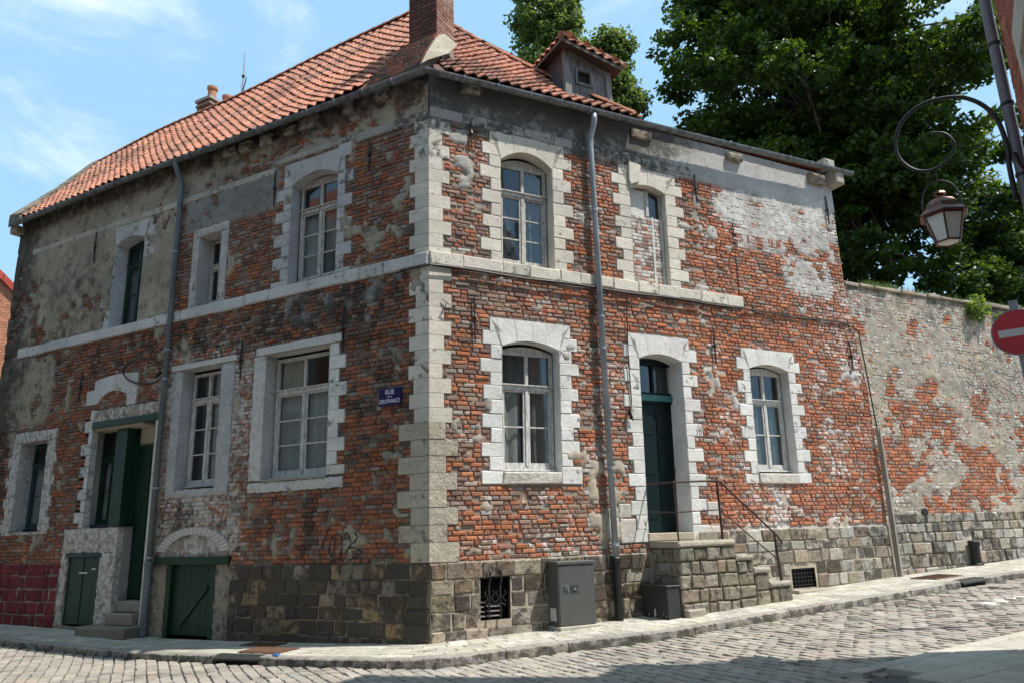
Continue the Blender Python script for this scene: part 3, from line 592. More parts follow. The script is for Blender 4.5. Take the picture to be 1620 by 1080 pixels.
# upper green window
w3 = wframe(FL, 'window', 7.03, 7.87, 5.76, 7.52, -.26, 7.08, rows=2, mat=M_GREEN, arch=.08, curtain=[(7.5, 7.85, 5.8, 7.0, M_CURTG)])
reg_L(7.0, 7.90, 5.70, 7.62)
archhead(FL, B_L, 7.0, 7.90, 7.50, 7.62, 6.80, 8.07, 7.90, 7.72, w3, GREYW, (.5, .2, .05)); teeth(FL, B_L, -1, 7.0, 6.85, 6.66, 5.71, 7.72, .22, True, w3, GREYW, (.5, .2, .05)); teeth(FL, B_L, 1, 7.90, 8.08, 8.25, 5.71, 7.72, .22, True, w3, GREYW, (.5, .2, .05))
reveal(FL, 7.0, 7.90, 5.70, 7.50, 7.62, .29, w3, (.5, .52, .53), (.5, .15, 0), o0=.006)
# ground floor large window
w4 = wframe(FL, 'window', 2.02, 3.34, 2.44, 4.47, -.22, 3.87, rows=3, fw=.06, curtain=[(2.06, 2.64, 2.5, 3.83, M_CURT, .014), (2.72, 3.28, 2.5, 3.83, M_CURT, .014), (2.74, 3.28, 3.9, 4.43, M_BLIND, .003)])
reg_L(1.96, 3.38, 2.38, 4.52, 2.2); B_L += [(1.62, 3.66, 2.19, 2.38), (3.38, 3.66, 2.19, 4.53)]
m = MB(); stone(m, FL, 1.69, 3.60, 4.525, 4.66, .035, -.2, .006, .004, (.62, .61, .58), (.2, .25, 0)); m.build('beam', M_WBEAM, w4); B_L.append((1.69, 3.6, 4.52, 4.665))
teeth(FL, B_L, -1, 1.96, 1.76, 1.60, 2.40, 4.52, .215, False, w4, WHITE, (.4, .15, 0))
slab(FL, [(3.385, 3.66, 2.40, 4.52)], .016, -.1, (.46, .45, .43), (.7, .25, .05), w4); slab(FL, [(1.62, 3.66, 2.20, 2.36)], .018, -.1, (.52, .51, .49), (.6, .25, .05), w4)
reveal(FL, 1.96, 3.38, 2.37, 4.52, 4.52, .26, w4, (.5, .5, .49), (.5, .2, 0), o0=.01)
m = MB(); stone(m, FL, 1.97, 3.37, 2.365, 2.40, .03, -.2, .01, .004, (.34, .32, .28), (.1, .4, .1)); m.build('sill', M_STONE, w4)
# ground floor second window
w5 = wframe(FL, 'window', 4.56, 5.46, 2.42, 4.47, -.22, 3.95, rows=3, fw=.05, curtain=[(4.58, 4.95, 2.5, 4.45, M_CURT, .01)])
reg_L(4.48, 5.50, 2.35, 4.52, 2.2); B_L += [(4.14, 5.74, 2.19, 4.53), (4.08, 5.8, 4.52, 4.64)]
m = MB(); stone(m, FL, 4.09, 5.80, 4.53, 4.635, .032, -.2, .006, .004, (.52, .51, .49), (.2, .3, 0)); m.build('beam', M_WBEAM, w5)
slab(FL, [(4.15, 4.475, 2.22, 4.525), (5.505, 5.74, 2.22, 4.525), (4.48, 5.50, 2.22, 2.345)], .014, -.1, (.42, .42, .41), (.45, .3, .05), w5)
reveal(FL, 4.48, 5.50, 2.35, 4.525, 4.525, .26, w5, (.45, .46, .47), (.4, .2, 0), o0=.01)
# far left window
w6 = wframe(FL, 'window', 9.55, 10.45, 1.82, 3.54, -.29, 3.10, rows=2, mat=M_SOOT, fw=.05, curtain=[(9.6, 10.4, 1.8, 3.05, M_CURT, .015)])
reg_L(9.5, 10.45, 1.75, 3.58); B_L += [(9.2, 10.75, 1.68, 3.80)]
slab(FL, [(9.24, 9.495, 1.90, 3.58), (10.455, 10.74, 1.90, 3.58), (9.22, 10.72, 3.585, 3.80), (9.18, 10.76, 1.69, 1.745), (9.16, 9.495, 1.75, 1.895), (10.455, 10.80, 1.75, 1.895)], .018, -.1, (.26, .235, .20), (.68, .3, .05), w6, rough=.01)
for zz in (3.3, 2.87, 2.44, 2.02):
    slab(FL, [(9.14, 9.235, zz - .2, zz), (10.745, 10.84, zz - .2, zz)], .016, -.1, (.26, .235, .20), (.72, .3, .05), w6)
reveal(FL, 9.5, 10.45, 1.75, 3.58, 3.58, .33, w6, (.4, .4, .38), (.45, .4, 0), o0=.01)
# niche with window and green door
H_L.append((6.14, 8.36, 0.0, 4.04)); B_L += [(6.1, 8.03, -.1, 4.05), (6.8, 8.62, -.1, 1.76)]
D = 0.38
w7 = wframe(FL, 'window', 7.46, 8.14, 1.84, 3.62, -.33, 3.08, rows=2, mat=M_GREEN, fw=.035, mull=.04, curtain=[(7.48, 8.12, 1.85, 3.05, M_CURT, .015)])
m = MB(); box(m, FL, 7.45, 8.15, 1.775, 1.83, -.2, -.36, (.2, .22, .25)); m.build('sill', M_SOOT, w7)
m = MB(); box(m, FL, 7.12, 7.455, 1.76, 3.67, -.12, -.36); box(m, FL, 8.145, 8.2, 1.83, 3.67, -.335, -.4)
box(m, FL, 6.55, 6.62, .45, 3.67, -.33, -.42); box(m, FL, 7.05, 7.119, .45, 3.67, -.33, -.42); box(m, FL, 6.62, 7.05, 3.24, 3.30, -.32, -.42)
dr = m.build('green_door_frame', M_GREEN, HOUSE)
m = MB(); box(m, FL, 6.62, 7.05, .47, 3.24, -.37, -.42)
for c, e in ((.6, 1.35), (1.45, 2.2), (2.3, 3.1)): box(m, FL, 6.69, 6.98, c, e, -.355, -.3695)
m.build('door_leaf', M_GREEN, dr)
m = MB(); box(m, FL, 6.62, 7.05, 3.30, 3.67, -.36, -.38); m.build('transom_board', M_BLIND, dr)
m = MB(); stone(m, FL, 6.04, 8.04, 3.672, 3.80, .03, -.3, .006, .003, (.5,) * 3); m.build('beam', M_GREEN, dr)
m = MB(); box(m, FL, 6.16, 8.3, 3.672, 3.69, -.31, -.45); box(m, FL, 6.55, 8.2, 3.63, 3.6715, -.02, -.42); m.build('soffit', M_BLIND, dr)
slab(FL, [(6.12, 8.03, 3.805, 4.035)], .02, -.3, (.28, .24, .19), (.58, .3, .05), dr, rough=.012)
# niche cheeks, low wall with cellar door
m = MB(); c = (.50, .49, .47)
def quad(m, fr, pts, col=c, msk=(.55, .25, .05)): m.add([fr.p(*p) for p in pts], [tuple(range(len(pts)))], col, msk)
quad(m, FL, [(8.02, 1.76, .01), (8.02, 3.67, .01), (8.2, 3.67, -.40), (8.2, 1.76, -.40)]); quad(m, FL, [(6.15, .0, .01), (6.15, 3.67, .01), (6.55, 3.67, -.40), (6.55, .0, -.40)])
quad(m, FL, [(6.93, .0, .01), (6.93, 1.76, .01), (7.06, 1.76, -.40), (7.06, .0, -.40)]); quad(m, FL, [(6.93, 1.76, .012), (8.56, 1.76, .012), (8.56, 1.76, -.4), (6.93, 1.76, -.4)])
m.build('niche_reveal', M_STONE, dr)
slab(FL, [(6.94, 8.58, 1.31, 1.755), (6.94, 7.40, .02, 1.305), (8.38, 8.58, .0, 1.305)], .02, -.1, (.30, .26, .21), (.66, .3, .05), dr, rough=.012)
teeth(FL, B_L, 1, 8.03, 8.17, 8.33, 1.76, 4.05, .22, False, dr, (.52, .51, .49), (.6, .25, .05))
m = MB(); stone(m, FL, 6.02, 6.14, 0, 3.67, .018, -.2, .01, .008, (.45, .43, .40), (.75, .25, .05)); m.build('render_surround', M_STONE, dr)
# blind arch above the niche
for i, (pts) in enumerate([[(6.80, 4.05), (7.07, 4.05), (7.07, 4.27), (6.78, 4.27)], [(6.78, 4.275), (7.07, 4.275), (7.14, 4.3), (7.1, 4.69), (6.78, 4.66)], [(7.145, 4.3), (7.3, 4.36), (7.5, 4.39), (7.5, 4.70), (7.104, 4.69)], [(7.505, 4.39), (7.7, 4.36), (7.86, 4.28), (7.98, 4.66), (7.505, 4.70)], [(7.865, 4.275), (7.99, 4.16), (8.33, 4.16), (8.34, 4.45), (8.1, 4.46), (8.1, 4.64), (7.985, 4.66)]]):
    m = MB(); poly(m, FL, pts, .016 + R(-.003, .003), -.1, jc((.56, .55, .53), .06), (.55, .2, 0)); m.build('lintel_stone', M_STONE, dr)
B_L += [(6.78, 7.07, 4.05, 4.68), (7.07, 8.10, 4.40, 4.69), (7.95, 8.34, 4.16, 4.45), (7.07, 7.2, 4.3, 4.69), (7.86, 8.1, 4.2, 4.66)]
# left cellar door
m = MB(); box(m, FL, 7.36, 8.42, 1.235, 1.305, .035, -.1); cf = m.build('cellar_door', M_SOOT, HOUSE)
for i in range(6):
    a = 7.42 + i * .158; m = MB(); box(m, FL, a + .004, a + .154, .03, 1.23, -.02 + R(-.006, .006), -.06); m.build('plank', M_GREEN, cf)
m = MB(); box(m, FL, 7.5, 7.62, 1.0, 1.03, -.005, -.014); box(m, FL, 7.75, 8.0, .93, .96, -.005, -.014); m.build('hinge_strap', M_WBEAM, cf)
# steps of the green door
for (a, b, c, d, e, f) in ((6.2, 6.95, .26, .45, -.05, -.42), (6.2, 6.95, .06, .255, .1, -.42)):
    m = MB(); stone(m, FL, a, b, c, d, e, f, .02, .008, jc((.27, .245, .21)), (.05, .35, .15)); m.build('doorstep', M_STONE, dr)
m = MB(); stone(m, FL, 5.95, 7.28, -.14, .055, .42, -.02, .025, .015, (.22, .19, .15), (.02, .3, .3)); m.build('doorstep', M_STONE, dr)
# right cellar door with green frame under a brick arch
m = MB(); stone(m, FL, 3.96, 5.80, 1.075, 1.20, .05, -.12, .006, .003, (.5,) * 3); cg = m.build('cellar_hatch', M_GREEN, HOUSE)
m = MB(); box(m, FL, 4.30, 4.40, -.1, 1.073, .0, -.12); box(m, FL, 5.40, 5.50, -.1, 1.073, .0, -.12); m.build('jamb', M_GREEN, cg)
for i in range(7):
    a = 4.40 + i * .143; m = MB(); box(m, FL, a + .0015, a + .1415, -.07, 1.07, -.07 + R(-.004, .004), -.11); m.build('plank', M_GREEN, cg)
m = MB(); poly(m, FL, [(4.52, .68), (4.55, .74), (5.2, .10), (5.15, .05)], -.045, -.064); m.build('brace', M_GREEN, cg)
slab(FL, [(4.02, 4.29, -.14, 1.07), (5.51, 5.74, -.14, 1.07)], .012, -.1, (.30, .26, .21), (.3, .35, .15), cg, rough=.012)
H_L.append((4.3, 5.5, -.2, 1.1)); B_L += [(3.95, 5.8, -.2, 1.2)]
for i in range(20):
    th = math.pi * (.06 + .88 * (i + .5) / 20); dth = math.pi * .88 / 20 * .44; r0, r1 = .66, .78
    pt = lambda t, r: (4.9 + r * 1.05 * math.cos(t), 1.21 + .55 * r * math.sin(t))
    m = MB(); poly(m, FL, [pt(th - dth, r0), pt(th - dth, r1 + .1), pt(th + dth, r1 + .1), pt(th + dth, r0)], .012, -.05, brick_col(.2), (.85, .2, 0)); m.build('arch_brick', M_BRICK, HOUSE)
ARCH = [(4.9 - .9 * math.cos(t), 4.9 + .9 * math.cos(t), 1.21 + .36 * math.sin(t), 1.21 + .36 * math.sin(t) + .14) for t in np.linspace(.05, 1.5, 8)]
# plinth stones
def plinth(fr, u0, u1f, z0, z1, nrow, holes, cols, msk, par, name='plinth_stone', lw=(.2, .46), of=.03, mat=None, kind=None, rnd=.015):
    lst = []; hs = [R(.82, 1.18) for _ in range(nrow)]; hs = [x * (z1 - z0) / sum(hs) for x in hs]
    for r in range(nrow):
        za = z0 + sum(hs[:r]); zb = za + hs[r]; u = u0; end = u1f
        while u < end - .04:
            e = u + R(*lw)
            for (a, b, c, d) in holes:
                if c < zb - .02 and d > za + .02:
                    if a <= u < b: u = b; e = u + R(*lw)
                    if u < a < e: e = a
                    elif u < a and a - e < .08: e = max(e, a)
            if end - e < .1: e = end
            if e - u > .04 and u < end: lst.append((fr, u + .008, e - .008, za + .008, zb - .008, of + R(-.012, .012), -.1, R(rnd * .7, rnd * 1.3), .014, jc(random.choice(cols), .2), (max(0, msk[0] + R(-.2, .2)), max(0, msk[1] + R(-.25, .3)), msk[2])))
            u = e
    for a in lst:
        m = MB(); stone(m, *a); m.build(name, mat or M_ROCK, par)
DK = [(.24, .19, .14), (.28, .22, .155), (.20, .165, .13), (.30, .25, .19), (.25, .18, .12), (.22, .185, .15), (.30, .21, .12)]
LT = [(.38, .34, .275), (.35, .295, .22), (.41, .375, .31), (.31, .265, .205), (.36, .335, .285)]
CV = (.80, 1.31, .22, .82)
plinth(FL, .0, 3.94, -.14, 1.05, 6, [], DK, (.05, .78, .08), HOUSE)
plinth(FR, .0, 3.85, -.04, 1.05, 5, [CV], DK[1:2] + DK[3:6] + LT[:2], (.12, .66, .08), HOUSE)
plinth(FR, 4.9, 9.68, .10, 1.36, 6, [(6.95, 7.60, .3, .69)], LT + LT + DK[:2], (.25, .52, .08), HOUSE)
RP = [(.20, .040, .045), (.23, .045, .05), (.17, .036, .04)]
plinth(FL, 8.60, 11.60, -.06, 1.12, 5, [], RP, (.0, .25, .0), HOUSE, lw=(.2, .34), name='red_painted_stone', rnd=.030)
B_R += [(0, 3.85, -1, 1.06), (3.8, 9.8, -1, 1.37)]; B_L += [(0, 3.95, -1, 1.06), (8.58, 11.7, -1, 1.13)]
B_L += ARCH
H_R.append((CV[0], CV[1], CV[2], CV[3])); H_R.append((6.97, 7.58, .32, .67))
# sheets and bricks
def colR(u, z, cov):
    lw_ = boxm(u, z, 4.6, 9.9, 1.2, 5.4, .9)[..., None]; mort = np.array((.30, .25, .205)) * (1 - lw_) + np.array((.42, .38, .33)) * lw_; ren = np.array((.36, .345, .31)); grey = np.array((.42, .41, .385)); bei = np.array((.40, .345, .265))
    k = ss(5.0, 6.2, u)[..., None]; r = ren * (1 - k) + grey * k; lo = (1 - ss(2.6, 3.2, z))[..., None]; r = r * (1 - lo) + bei * lo
    c = mort + (r - mort) * ss(.3, .7, cov)[..., None]; redd = (boxm(u, z, 1.2, 9.8, 1.0, 5.4, .6) * ss(.5, .7, fbm(u * 2.5, z * 2.5, 61)) * .6 + .3 * ss(.55, .7, fbm(u * 3, z * 3, 62)))[..., None]
    return c * (1 - redd * (1 - cov[..., None])) + np.array((.36, .16, .09)) * redd * (1 - cov[..., None])
def colL(u, z, cov):
    lw_ = boxm(u, z, 3.6, 6.1, 1.0, 4.8, .4)[..., None]; rp_ = boxm(u, z, 8.6, 12, -1, 1.12, .02)[..., None]; mort = np.array((.20, .16, .125)) * (1 - lw_) + np.array((.33, .29, .25)) * lw_; mort = mort * (1 - rp_) + np.array((.50, .43, .36)) * rp_; bei = np.array((.33, .29, .215)); grey = np.array((.235, .23, .21))
    k = (boxm(u, z, 3.2, 5.9, 7.1, 8.1, .3) + boxm(u, z, .5, 3.2, 4.8, 5.5, .3)).clip(0, 1)[..., None]; r = bei * (1 - k) + grey * k
    n = fbm(u * .9, z * .9, 77)[..., None]; r = r * (.75 + .5 * n); r = r * (1 - .3 * ss(10.2, 11.5, u)[..., None])
    redd = (.45 * ss(.45, .7, fbm(u * 2.5, z * 2.5, 63)))[..., None]
    mort = mort * (1 - redd) + np.array((.30, .115, .06)) * redd
    return mort + (r - mort) * ss(.3, .7, cov)[..., None]
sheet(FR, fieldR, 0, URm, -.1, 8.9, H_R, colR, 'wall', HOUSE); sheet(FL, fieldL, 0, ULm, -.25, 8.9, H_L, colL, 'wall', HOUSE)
lr = []; brickwork(FR, fieldR, 0, URm, 1.06, 8.05, B_R, lr); lr = [t for t in lr if not (5.43 < (t[1] + t[2]) / 2 < 5.47) or t[3] > 9]
B_L.append((-1, 12, 8.09, 8.1)); ll = []; brickwork(FL, fieldL, 0, ULm, 1.06, 8.6, B_L, ll); 
ac = [t for t in ll if abs((t[1] + t[2]) / 2 - 4.9) < .82 and t[3] < 1.22 + .36 * math.sqrt(max(0, 1 - ((t[1] + t[2]) / 2 - 4.9) ** 2 / .81))]
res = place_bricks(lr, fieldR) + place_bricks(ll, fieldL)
# soldier row over the old doorway joint at the right
for i in range(17):
    a = 6.40 + i * .072; res.append((-20, (FR, a, a + .058, 6.90, 7.08, R(-.004, .008), -.05, .008, .004, jc((.26, .10, .06)), (.1, .35, 0))))
emit_bricks(res, HOUSE, 'brick', 300, 'brickwork')
# cellar vents
vr = MB(); box(vr, FR, .80, 1.31, .22, .82, -.18, -.2); v1 = vr.build('cellar_vent', M_DARK, HOUSE)
m = MB()
for k in range(8): z = .27 + k * .065; m.add([FR.p(.82, z, -.10), FR.p(1.29, z, -.10), FR.p(1.29, z + .05, -.15), FR.p(.82, z + .05, -.15)], [(0, 1, 2, 3)])
m.build('louvre', M_IRON, v1)
for u in (.93, 1.12):
    m = MB(); tube(m, [FR.p(u, .92, .05), FR.p(u, .9, .08), FR.p(u + .015, .8, .06), FR.p(u, .7, .04), FR.p(u - .01, .55, .07), FR.p(u, .40, .05), FR.p(u, .26, .06)], .016, 6)
    for s in (-1, 1): tube(m, [FR.p(u + s * .02, .46, .06), FR.p(u + s * .06, .43, .07), FR.p(u + s * .085, .47, .07), FR.p(u + s * .03, .54, .06), FR.p(u + s * .085, .60, .07), FR.p(u + s * .06, .64, .07)], .010, 6)
    m.build('wrought_bar', M_IRON, v1)
vr = MB(); box(vr, FR, 6.97, 7.58, .32, .67, -.1, -.12); v2 = vr.build('cellar_grate', M_DARK, HOUSE); m = MB()
for k in range(8): u = 7.0 + k * .08; box(m, FR, u, u + .015, .33, .66, -.02, -.04)
for k in range(5): z = .36 + k * .068; box(m, FR, 6.98, 7.57, z, z + .013, -.012, -.0195)
m.build('grate_bars', M_IRON, v2)
m = MB(); stone(m, FRS, 6.75, 7.75, .19, .30, .3, -.05, .02, .012, (.36, .32, .26), (.2, .2, .2)); m.build('vent_slab', M_STONE, HOUSE)
# wall anchors
for fr, u, a, b in ((FR, .70, 7.63, 8.19), (FR, .73, 4.32, 5.09), (FR, 5.42, 7.53, 8.14), (FR, 5.57, 4.34, 5.02), (FR, 9.22, 7.70, 8.36), (FR, 9.31, 4.46, 5.09), (FL, 3.37, 7.28, 7.99), (FL, 1.19, 7.4, 7.97), (FL, 1.66, 4.34, 5.09), (FL, 3.97, 4.16, 4.87), (FL, 8.61, 7.25, 7.97), (FL, 8.56, 4.25, 4.88)):
    m = MB(); zc = (a + b) / 2
    tube(m, [fr.p(u + R(-.015, .015), a, .035), fr.p(u, zc - .05, .04), fr.p(u, zc, .045), fr.p(u, zc + .05, .04), fr.p(u + R(-.015, .015), b, .03)], [.013, .018, .03, .018, .012], 6); tube(m, [fr.p(u, zc, .0), fr.p(u, zc, .05)], .018, 6)
    m.build('wall_anchor', M_IRON, HOUSE)
m = MB(); box(m, FR, 6.335, 6.35, 5.75, 7.28, .008, -.01); m.build('wall_joint', M_DARK, HOUSE)

# ---- gutter, downpipes
def halfpipe(pts, r, name, par):
    m = MB(); v = []; n = len(pts); k = 9
    for i, (P, Nn) in enumerate(pts):
        for rr in (r, r - .008):
            for j in range(k):
                th = math.pi * j / (k - 1); v.append(np.array(P) + Nn * (math.cos(th) * rr) - Z3 * (math.sin(th) * rr))
    S = 2 * k; F = []
    for i in range(n - 1):
        for j in range(k - 1):
            F.append((i * S + j, i * S + j + 1, (i + 1) * S + j + 1, (i + 1) * S + j)); F.append((i * S + k + j, (i + 1) * S + k + j, (i + 1) * S + k + j + 1, i * S + k + j + 1))
        F.append((i * S, (i + 1) * S, (i + 1) * S + k, i * S + k)); F.append((i * S + k - 1, i * S + S - 1, (i + 1) * S + S - 1, (i + 1) * S + k - 1))
    F += [tuple(range(k)), tuple((n - 1) * S + j for j in range(k))]
    m.add(v, F); return m.build(name, M_GUT, par, smooth=False)
bis = (FR.N + FL.N); bis /= np.linalg.norm(bis); bk = 1 / (bis @ FR.N)
gz = lambda fr, u: 8.74 + (.008 * math.sin(u * .9)) + (.02 * u if fr is FR else .012 * min(u, 6) - .012 * max(0, u - 6)) 
pts = [(FL.p(u, gz(FL, u), .27), FL.N) for u in np.arange(11.55, .2, -.6)] + [(bis * .27 * bk + Z3 * gz(FL, 0), bis)] + [(FRS.p(u, gz(FR, u), .27), FR.N) for u in np.arange(.3, 10.1, .6)]
G = halfpipe(pts, .074, 'gutter', HOUSE)
for fr, U in ((FL, np.arange(.5, 11.6, .62)), (FRS, np.arange(.5, 9.8, .62))):
    for u in U:
        m = MB(); q = [fr.p(u, gz(FR if fr is FRS else fr, u) - .080 * math.sin(t), .27 + .080 * math.cos(t)) for t in np.linspace(-.1, 3.24, 9)]; tube(m, q, .009, 5); m.build('gutter_bracket', M_ZINC, G)
def pipe(fr, u, ztop, zbot, r, bot, par):
    m = MB(); tube(m, [fr.p(u, ztop, .27), fr.p(u, ztop - .1, .27), fr.p(u, ztop - .22, .22), fr.p(u, ztop - .38, .12), fr.p(u, ztop - .55, .10), fr.p(u, zbot, .10)], r, 12); d = m.build('downpipe', M_ZINC if fr is FRS else M_ZINCD, par, smooth=True)
    for z in (6.9, 4.95, 4.4, 2.4, 1.2):
        m = MB(); lathe(m, fr.p(u, z, .10), [(r, -.02), (r + .012, -.018), (r + .012, .018), (r, .02)], 12); m.build('collar', M_ZINC, d)
    m = MB(); lathe(m, fr.p(u, zbot, .10), [(r + .012, -bot + zbot * 0), (r + .012, .0), (r + .025, .02), (r + .025, .07), (r + .01, .09)], 12); m.build('cast_iron_shoe', M_IRON if fr is FRS else M_ZINCD, d)
pipe(FRS, 3.08, 8.72, .93, .052, .86, HOUSE); pipe(FL, 5.87, 8.78, 1.05, .052, 1.15, HOUSE)

# ---- roof
A_ = np.array([-0.4447, 2.7282, 12.28]); AuL, AoL = A_ @ FL.U, A_ @ FL.N; AuR, AoR = A_ @ FR.U, A_ @ FR.N
def sag(t): return -.16 * math.sin(math.pi * min(1, t)) * (1 - t * .3)
def roofL(u, t):
    zr = 12.28 + (11.70 - 12.28) * (u - 1.67) / (12.9 - 1.67) + .025 * math.sin(u * .8) - .018; e = 8.83 + .01 * math.sin(u * 1.7)
    return FL.p(u, e + (zr - e) * t + sag(t) * .8 + .025 * math.sin(u * 1.1 + t * 3), .26 + (AoL - .26) * t)
def roofR(u, t):
    e = 8.83 + .02 * u; return FRS.p(u, e + (12.28 - e) * t + sag(t), .26 + (AoR - .26) * t)
TC = [(.45, .195, .12), (.42, .18, .11), (.48, .22, .145), (.39, .17, .11), (.36, .17, .12), (.46, .205, .13), (.31, .16, .115)]
def tile(mb, P, du, dt, nrm, col, msk, wd=1.0):
    """ pantile: P lower left, du across, dt up the slope """
    v = []; n = 7
    for k in range(n):
        a = k / (n - 1); h = .030 * math.sin((a * 1.15 - .12) * 2 * math.pi) * (1 if a > .1 else .8) + .012
        lo = P + du * a * 1.06 + nrm * (h + .034); v.append(lo)
    for k in range(n):
        a = k / (n - 1); h = .030 * math.sin((a * 1.15 - .12) * 2 * math.pi) * (1 if a > .1 else .8) + .012
        v.append(P + du * a * 1.06 + dt * 1.12 + nrm * h)
    for k in range(n): v.append(v[k] - nrm * .022)
    F = [(k, k + 1, n + k + 1, n + k) for k in range(n - 1)] + [(2 * n + k, 2 * n + k + 1, k + 1, k) for k in range(n - 1)]
    mb.add(v, F, col, msk)
def tiles(fn, uL, uRr, nrows, wd, excl=None, fr=None):
    T = []
    for r in range(nrows):
        t0 = r / nrows; t1 = (r + 1) / nrows; a, b = uL(t0), uRr(t0)
        for k in range(int(math.floor(a / wd)) , int(b / wd) + 1):
            u = k * wd
            if u < a - .02 or u + wd > b + .06: continue
            if excl and excl(u + wd / 2, (t0 + t1) / 2): continue
            P = fn(u, t0); Q = fn(u + wd, t0); S = fn(u, t1); du = Q - P; dt = S - P; nn = np.cross(du, dt); nn /= np.linalg.norm(nn)
            if nn[2] < 0: nn = -nn
            sl_ = (R(-.35, -.1) if random.random() < .015 else 0); T.append((P + nn * R(-.006, .008) + du * R(-.03, .03) + dt * sl_, du + dt * R(-.02, .02), dt * R(.97, 1.03), nn))
    return T
nrm_ = None
TL = tiles(roofL, lambda t: 0.05 + (AuL - .05) * t, lambda t: 11.30 + 1.25 * t, 19, .208, lambda u, t: (u < 1.22 and t < .14) or (u < 1.02 and t < .24) or (u < .75 and t < .32))
UE = 4.12
TR = tiles(roofR, lambda t: 0.06 + (AuR - .06) * t, lambda t: UE + (AuR - UE) * t, 19, .208, lambda u, t: (2.75 < u < 3.95 and .08 < t < .5) or (u < .3 and t < .3))
rm = MB(); n = 14
for fn, lo, hi in ((roofL, lambda t: AuL * t, lambda t: 11.5 + 1.3 * t), (roofR, lambda t: AuR * t, lambda t: UE + .06 + (AuR - UE) * t)):
    v = [fn(lo(j / n) + (hi(j / n) - lo(j / n)) * i / 20, j / n) - Z3 * .03 for j in range(n + 1) for i in range(21)]
    rm.add(v, [(j * 21 + i, j * 21 + i + 1, (j + 1) * 21 + i + 1, (j + 1) * 21 + i) for j in range(n) for i in range(20)], (.12, .06, .04))
BKW = 4.4
bL = FL.p(12.9, 8.9, -BKW); bA = A_ ; rid = roofL(12.85, 1); bl0 = FL.p(2.5, 8.9, -BKW); eR = roofR(UE, 0)
rm.add([A_, rid, bL, bl0, eR], [(0, 1, 2, 3), (0, 3, 4)], (.3, .12, .07)); rm.add([FRS.p(.3, 8.86, .1), FRS.p(9.7, 9.0, .1), FRS.p(9.7, 9.5, -4), FRS.p(1.5, 9.5, -4)], [(0, 1, 2, 3)], (.3, .12, .07))
ROOF = rm.build('roof', M_TILE, HOUSE)
allT = TL + TR
allT.sort(key=lambda t: np.linalg.norm(t[0] - CAM))
def tmask(P):
    n = float(fbm(P[0] * .9 + 5, P[1] * .9 + P[2] * .7, 91)); return (.12, .20 + .5 * float(ss(.45, .68, n)), .15 + .25 * float(ss(.5, .7, n)))
mm = MB()
for i, (P, du, dt, nn) in enumerate(allT):
    c = jc(random.choice(TC), .12)
    if i < 300: m = MB(); tile(m, P, du, dt, nn, c, tmask(P)); m.build('roof_tile', M_TILE, ROOF)
    else: tile(mm, P, du, dt, nn, c, tmask(P))
mm.build('roof_tiling', M_TILE, ROOF, kind='stuff')
def ridge(P, Q, name='ridge_tile', r=.11, step=.30, col=(.36, .15, .09)):
    P = np.array(P); Q = np.array(Q); d = Q - P; Ln = np.linalg.norm(d); d = d / Ln; s = np.cross(d, Z3); s /= np.linalg.norm(s); up = np.cross(s, d)
    for k in range(max(1, int(round(Ln / step)))):
        a = P + d * k * step; m = MB(); v = []
        for e, rr in ((a, r), (a + d * (step + .03), r * .86)):
            for j in range(7): th = math.pi * j / 6; v.append(e + s * math.cos(th) * rr + up * (math.sin(th) * rr * .9 - .02))
        m.add(v, [(j, j + 1, 8 + j, 7 + j) for j in range(6)] + [tuple(range(7))], jc(col, .15), (.15, .3, .15)); m.build(name, M_TILE, ROOF)
rp = [roofL(u, 1.0) + Z3 * .02 for u in np.linspace(1.67, 12.75, 13)]
for i in range(12): ridge(rp[i], rp[i + 1], step=.3)
hp = [roofR(UE + (AuR - UE) * t, t) + Z3 * .03 for t in (.02, .35, .7, 1.0)]
for i in range(3): ridge(hp[i], hp[i + 1], 'ridge_tile', .09)
hp = [roofR(AuR * t, t) + Z3 * .02 for t in (.32, .65, 1.0)]
for i in range(2): ridge(hp[i], hp[i + 1], 'ridge_tile', .09)
# verge coping at the left gable
for i in range(9):
    t0, t1 = i / 9, (i + 1) / 9; m = MB(); a = roofL(11.22 + 1.30 * t0, t0); b = roofL(11.22 + 1.30 * t1, t1); a2 = roofL(11.72 + 1.22 * t0, t0); b2 = roofL(11.72 + 1.22 * t1, t1)
    if i == 0: a = a - Z3 * .03; a2 = a2 - Z3 * .02
    up = Z3 * (.15 + R(0, .04)); v = [a + up * .9, b + up * .9, b2 + up, a2 + up, a - up * .5, b - up * .5, b2 - up * .8, a2 - up * .8]; m.add(v, BOXF, jc((.30, .26, .20), .15), (.15, .6, .25)); m.build('verge_coping', M_STONE, ROOF)
m = MB(); stone(m, FRS, 9.35, 9.62, 8.62, 8.92, .28, -.2, .03, .01, (.42, .38, .31), (.2, .3, .1)); stone(m, FRS, 9.2, 9.5, 8.98, 9.22, .2, -.3, .05, .01, (.38, .36, .32), (.2, .35, .1)); m.build('kneeler_stone', M_STONE, ROOF)
m = MB(); stone(m, FL, 11.45, 11.72, 8.55, 8.72, .22, -.2, .03, .01, (.36, .32, .26), (.2, .35, .1)); m.build('kneeler_stone', M_STONE, ROOF)

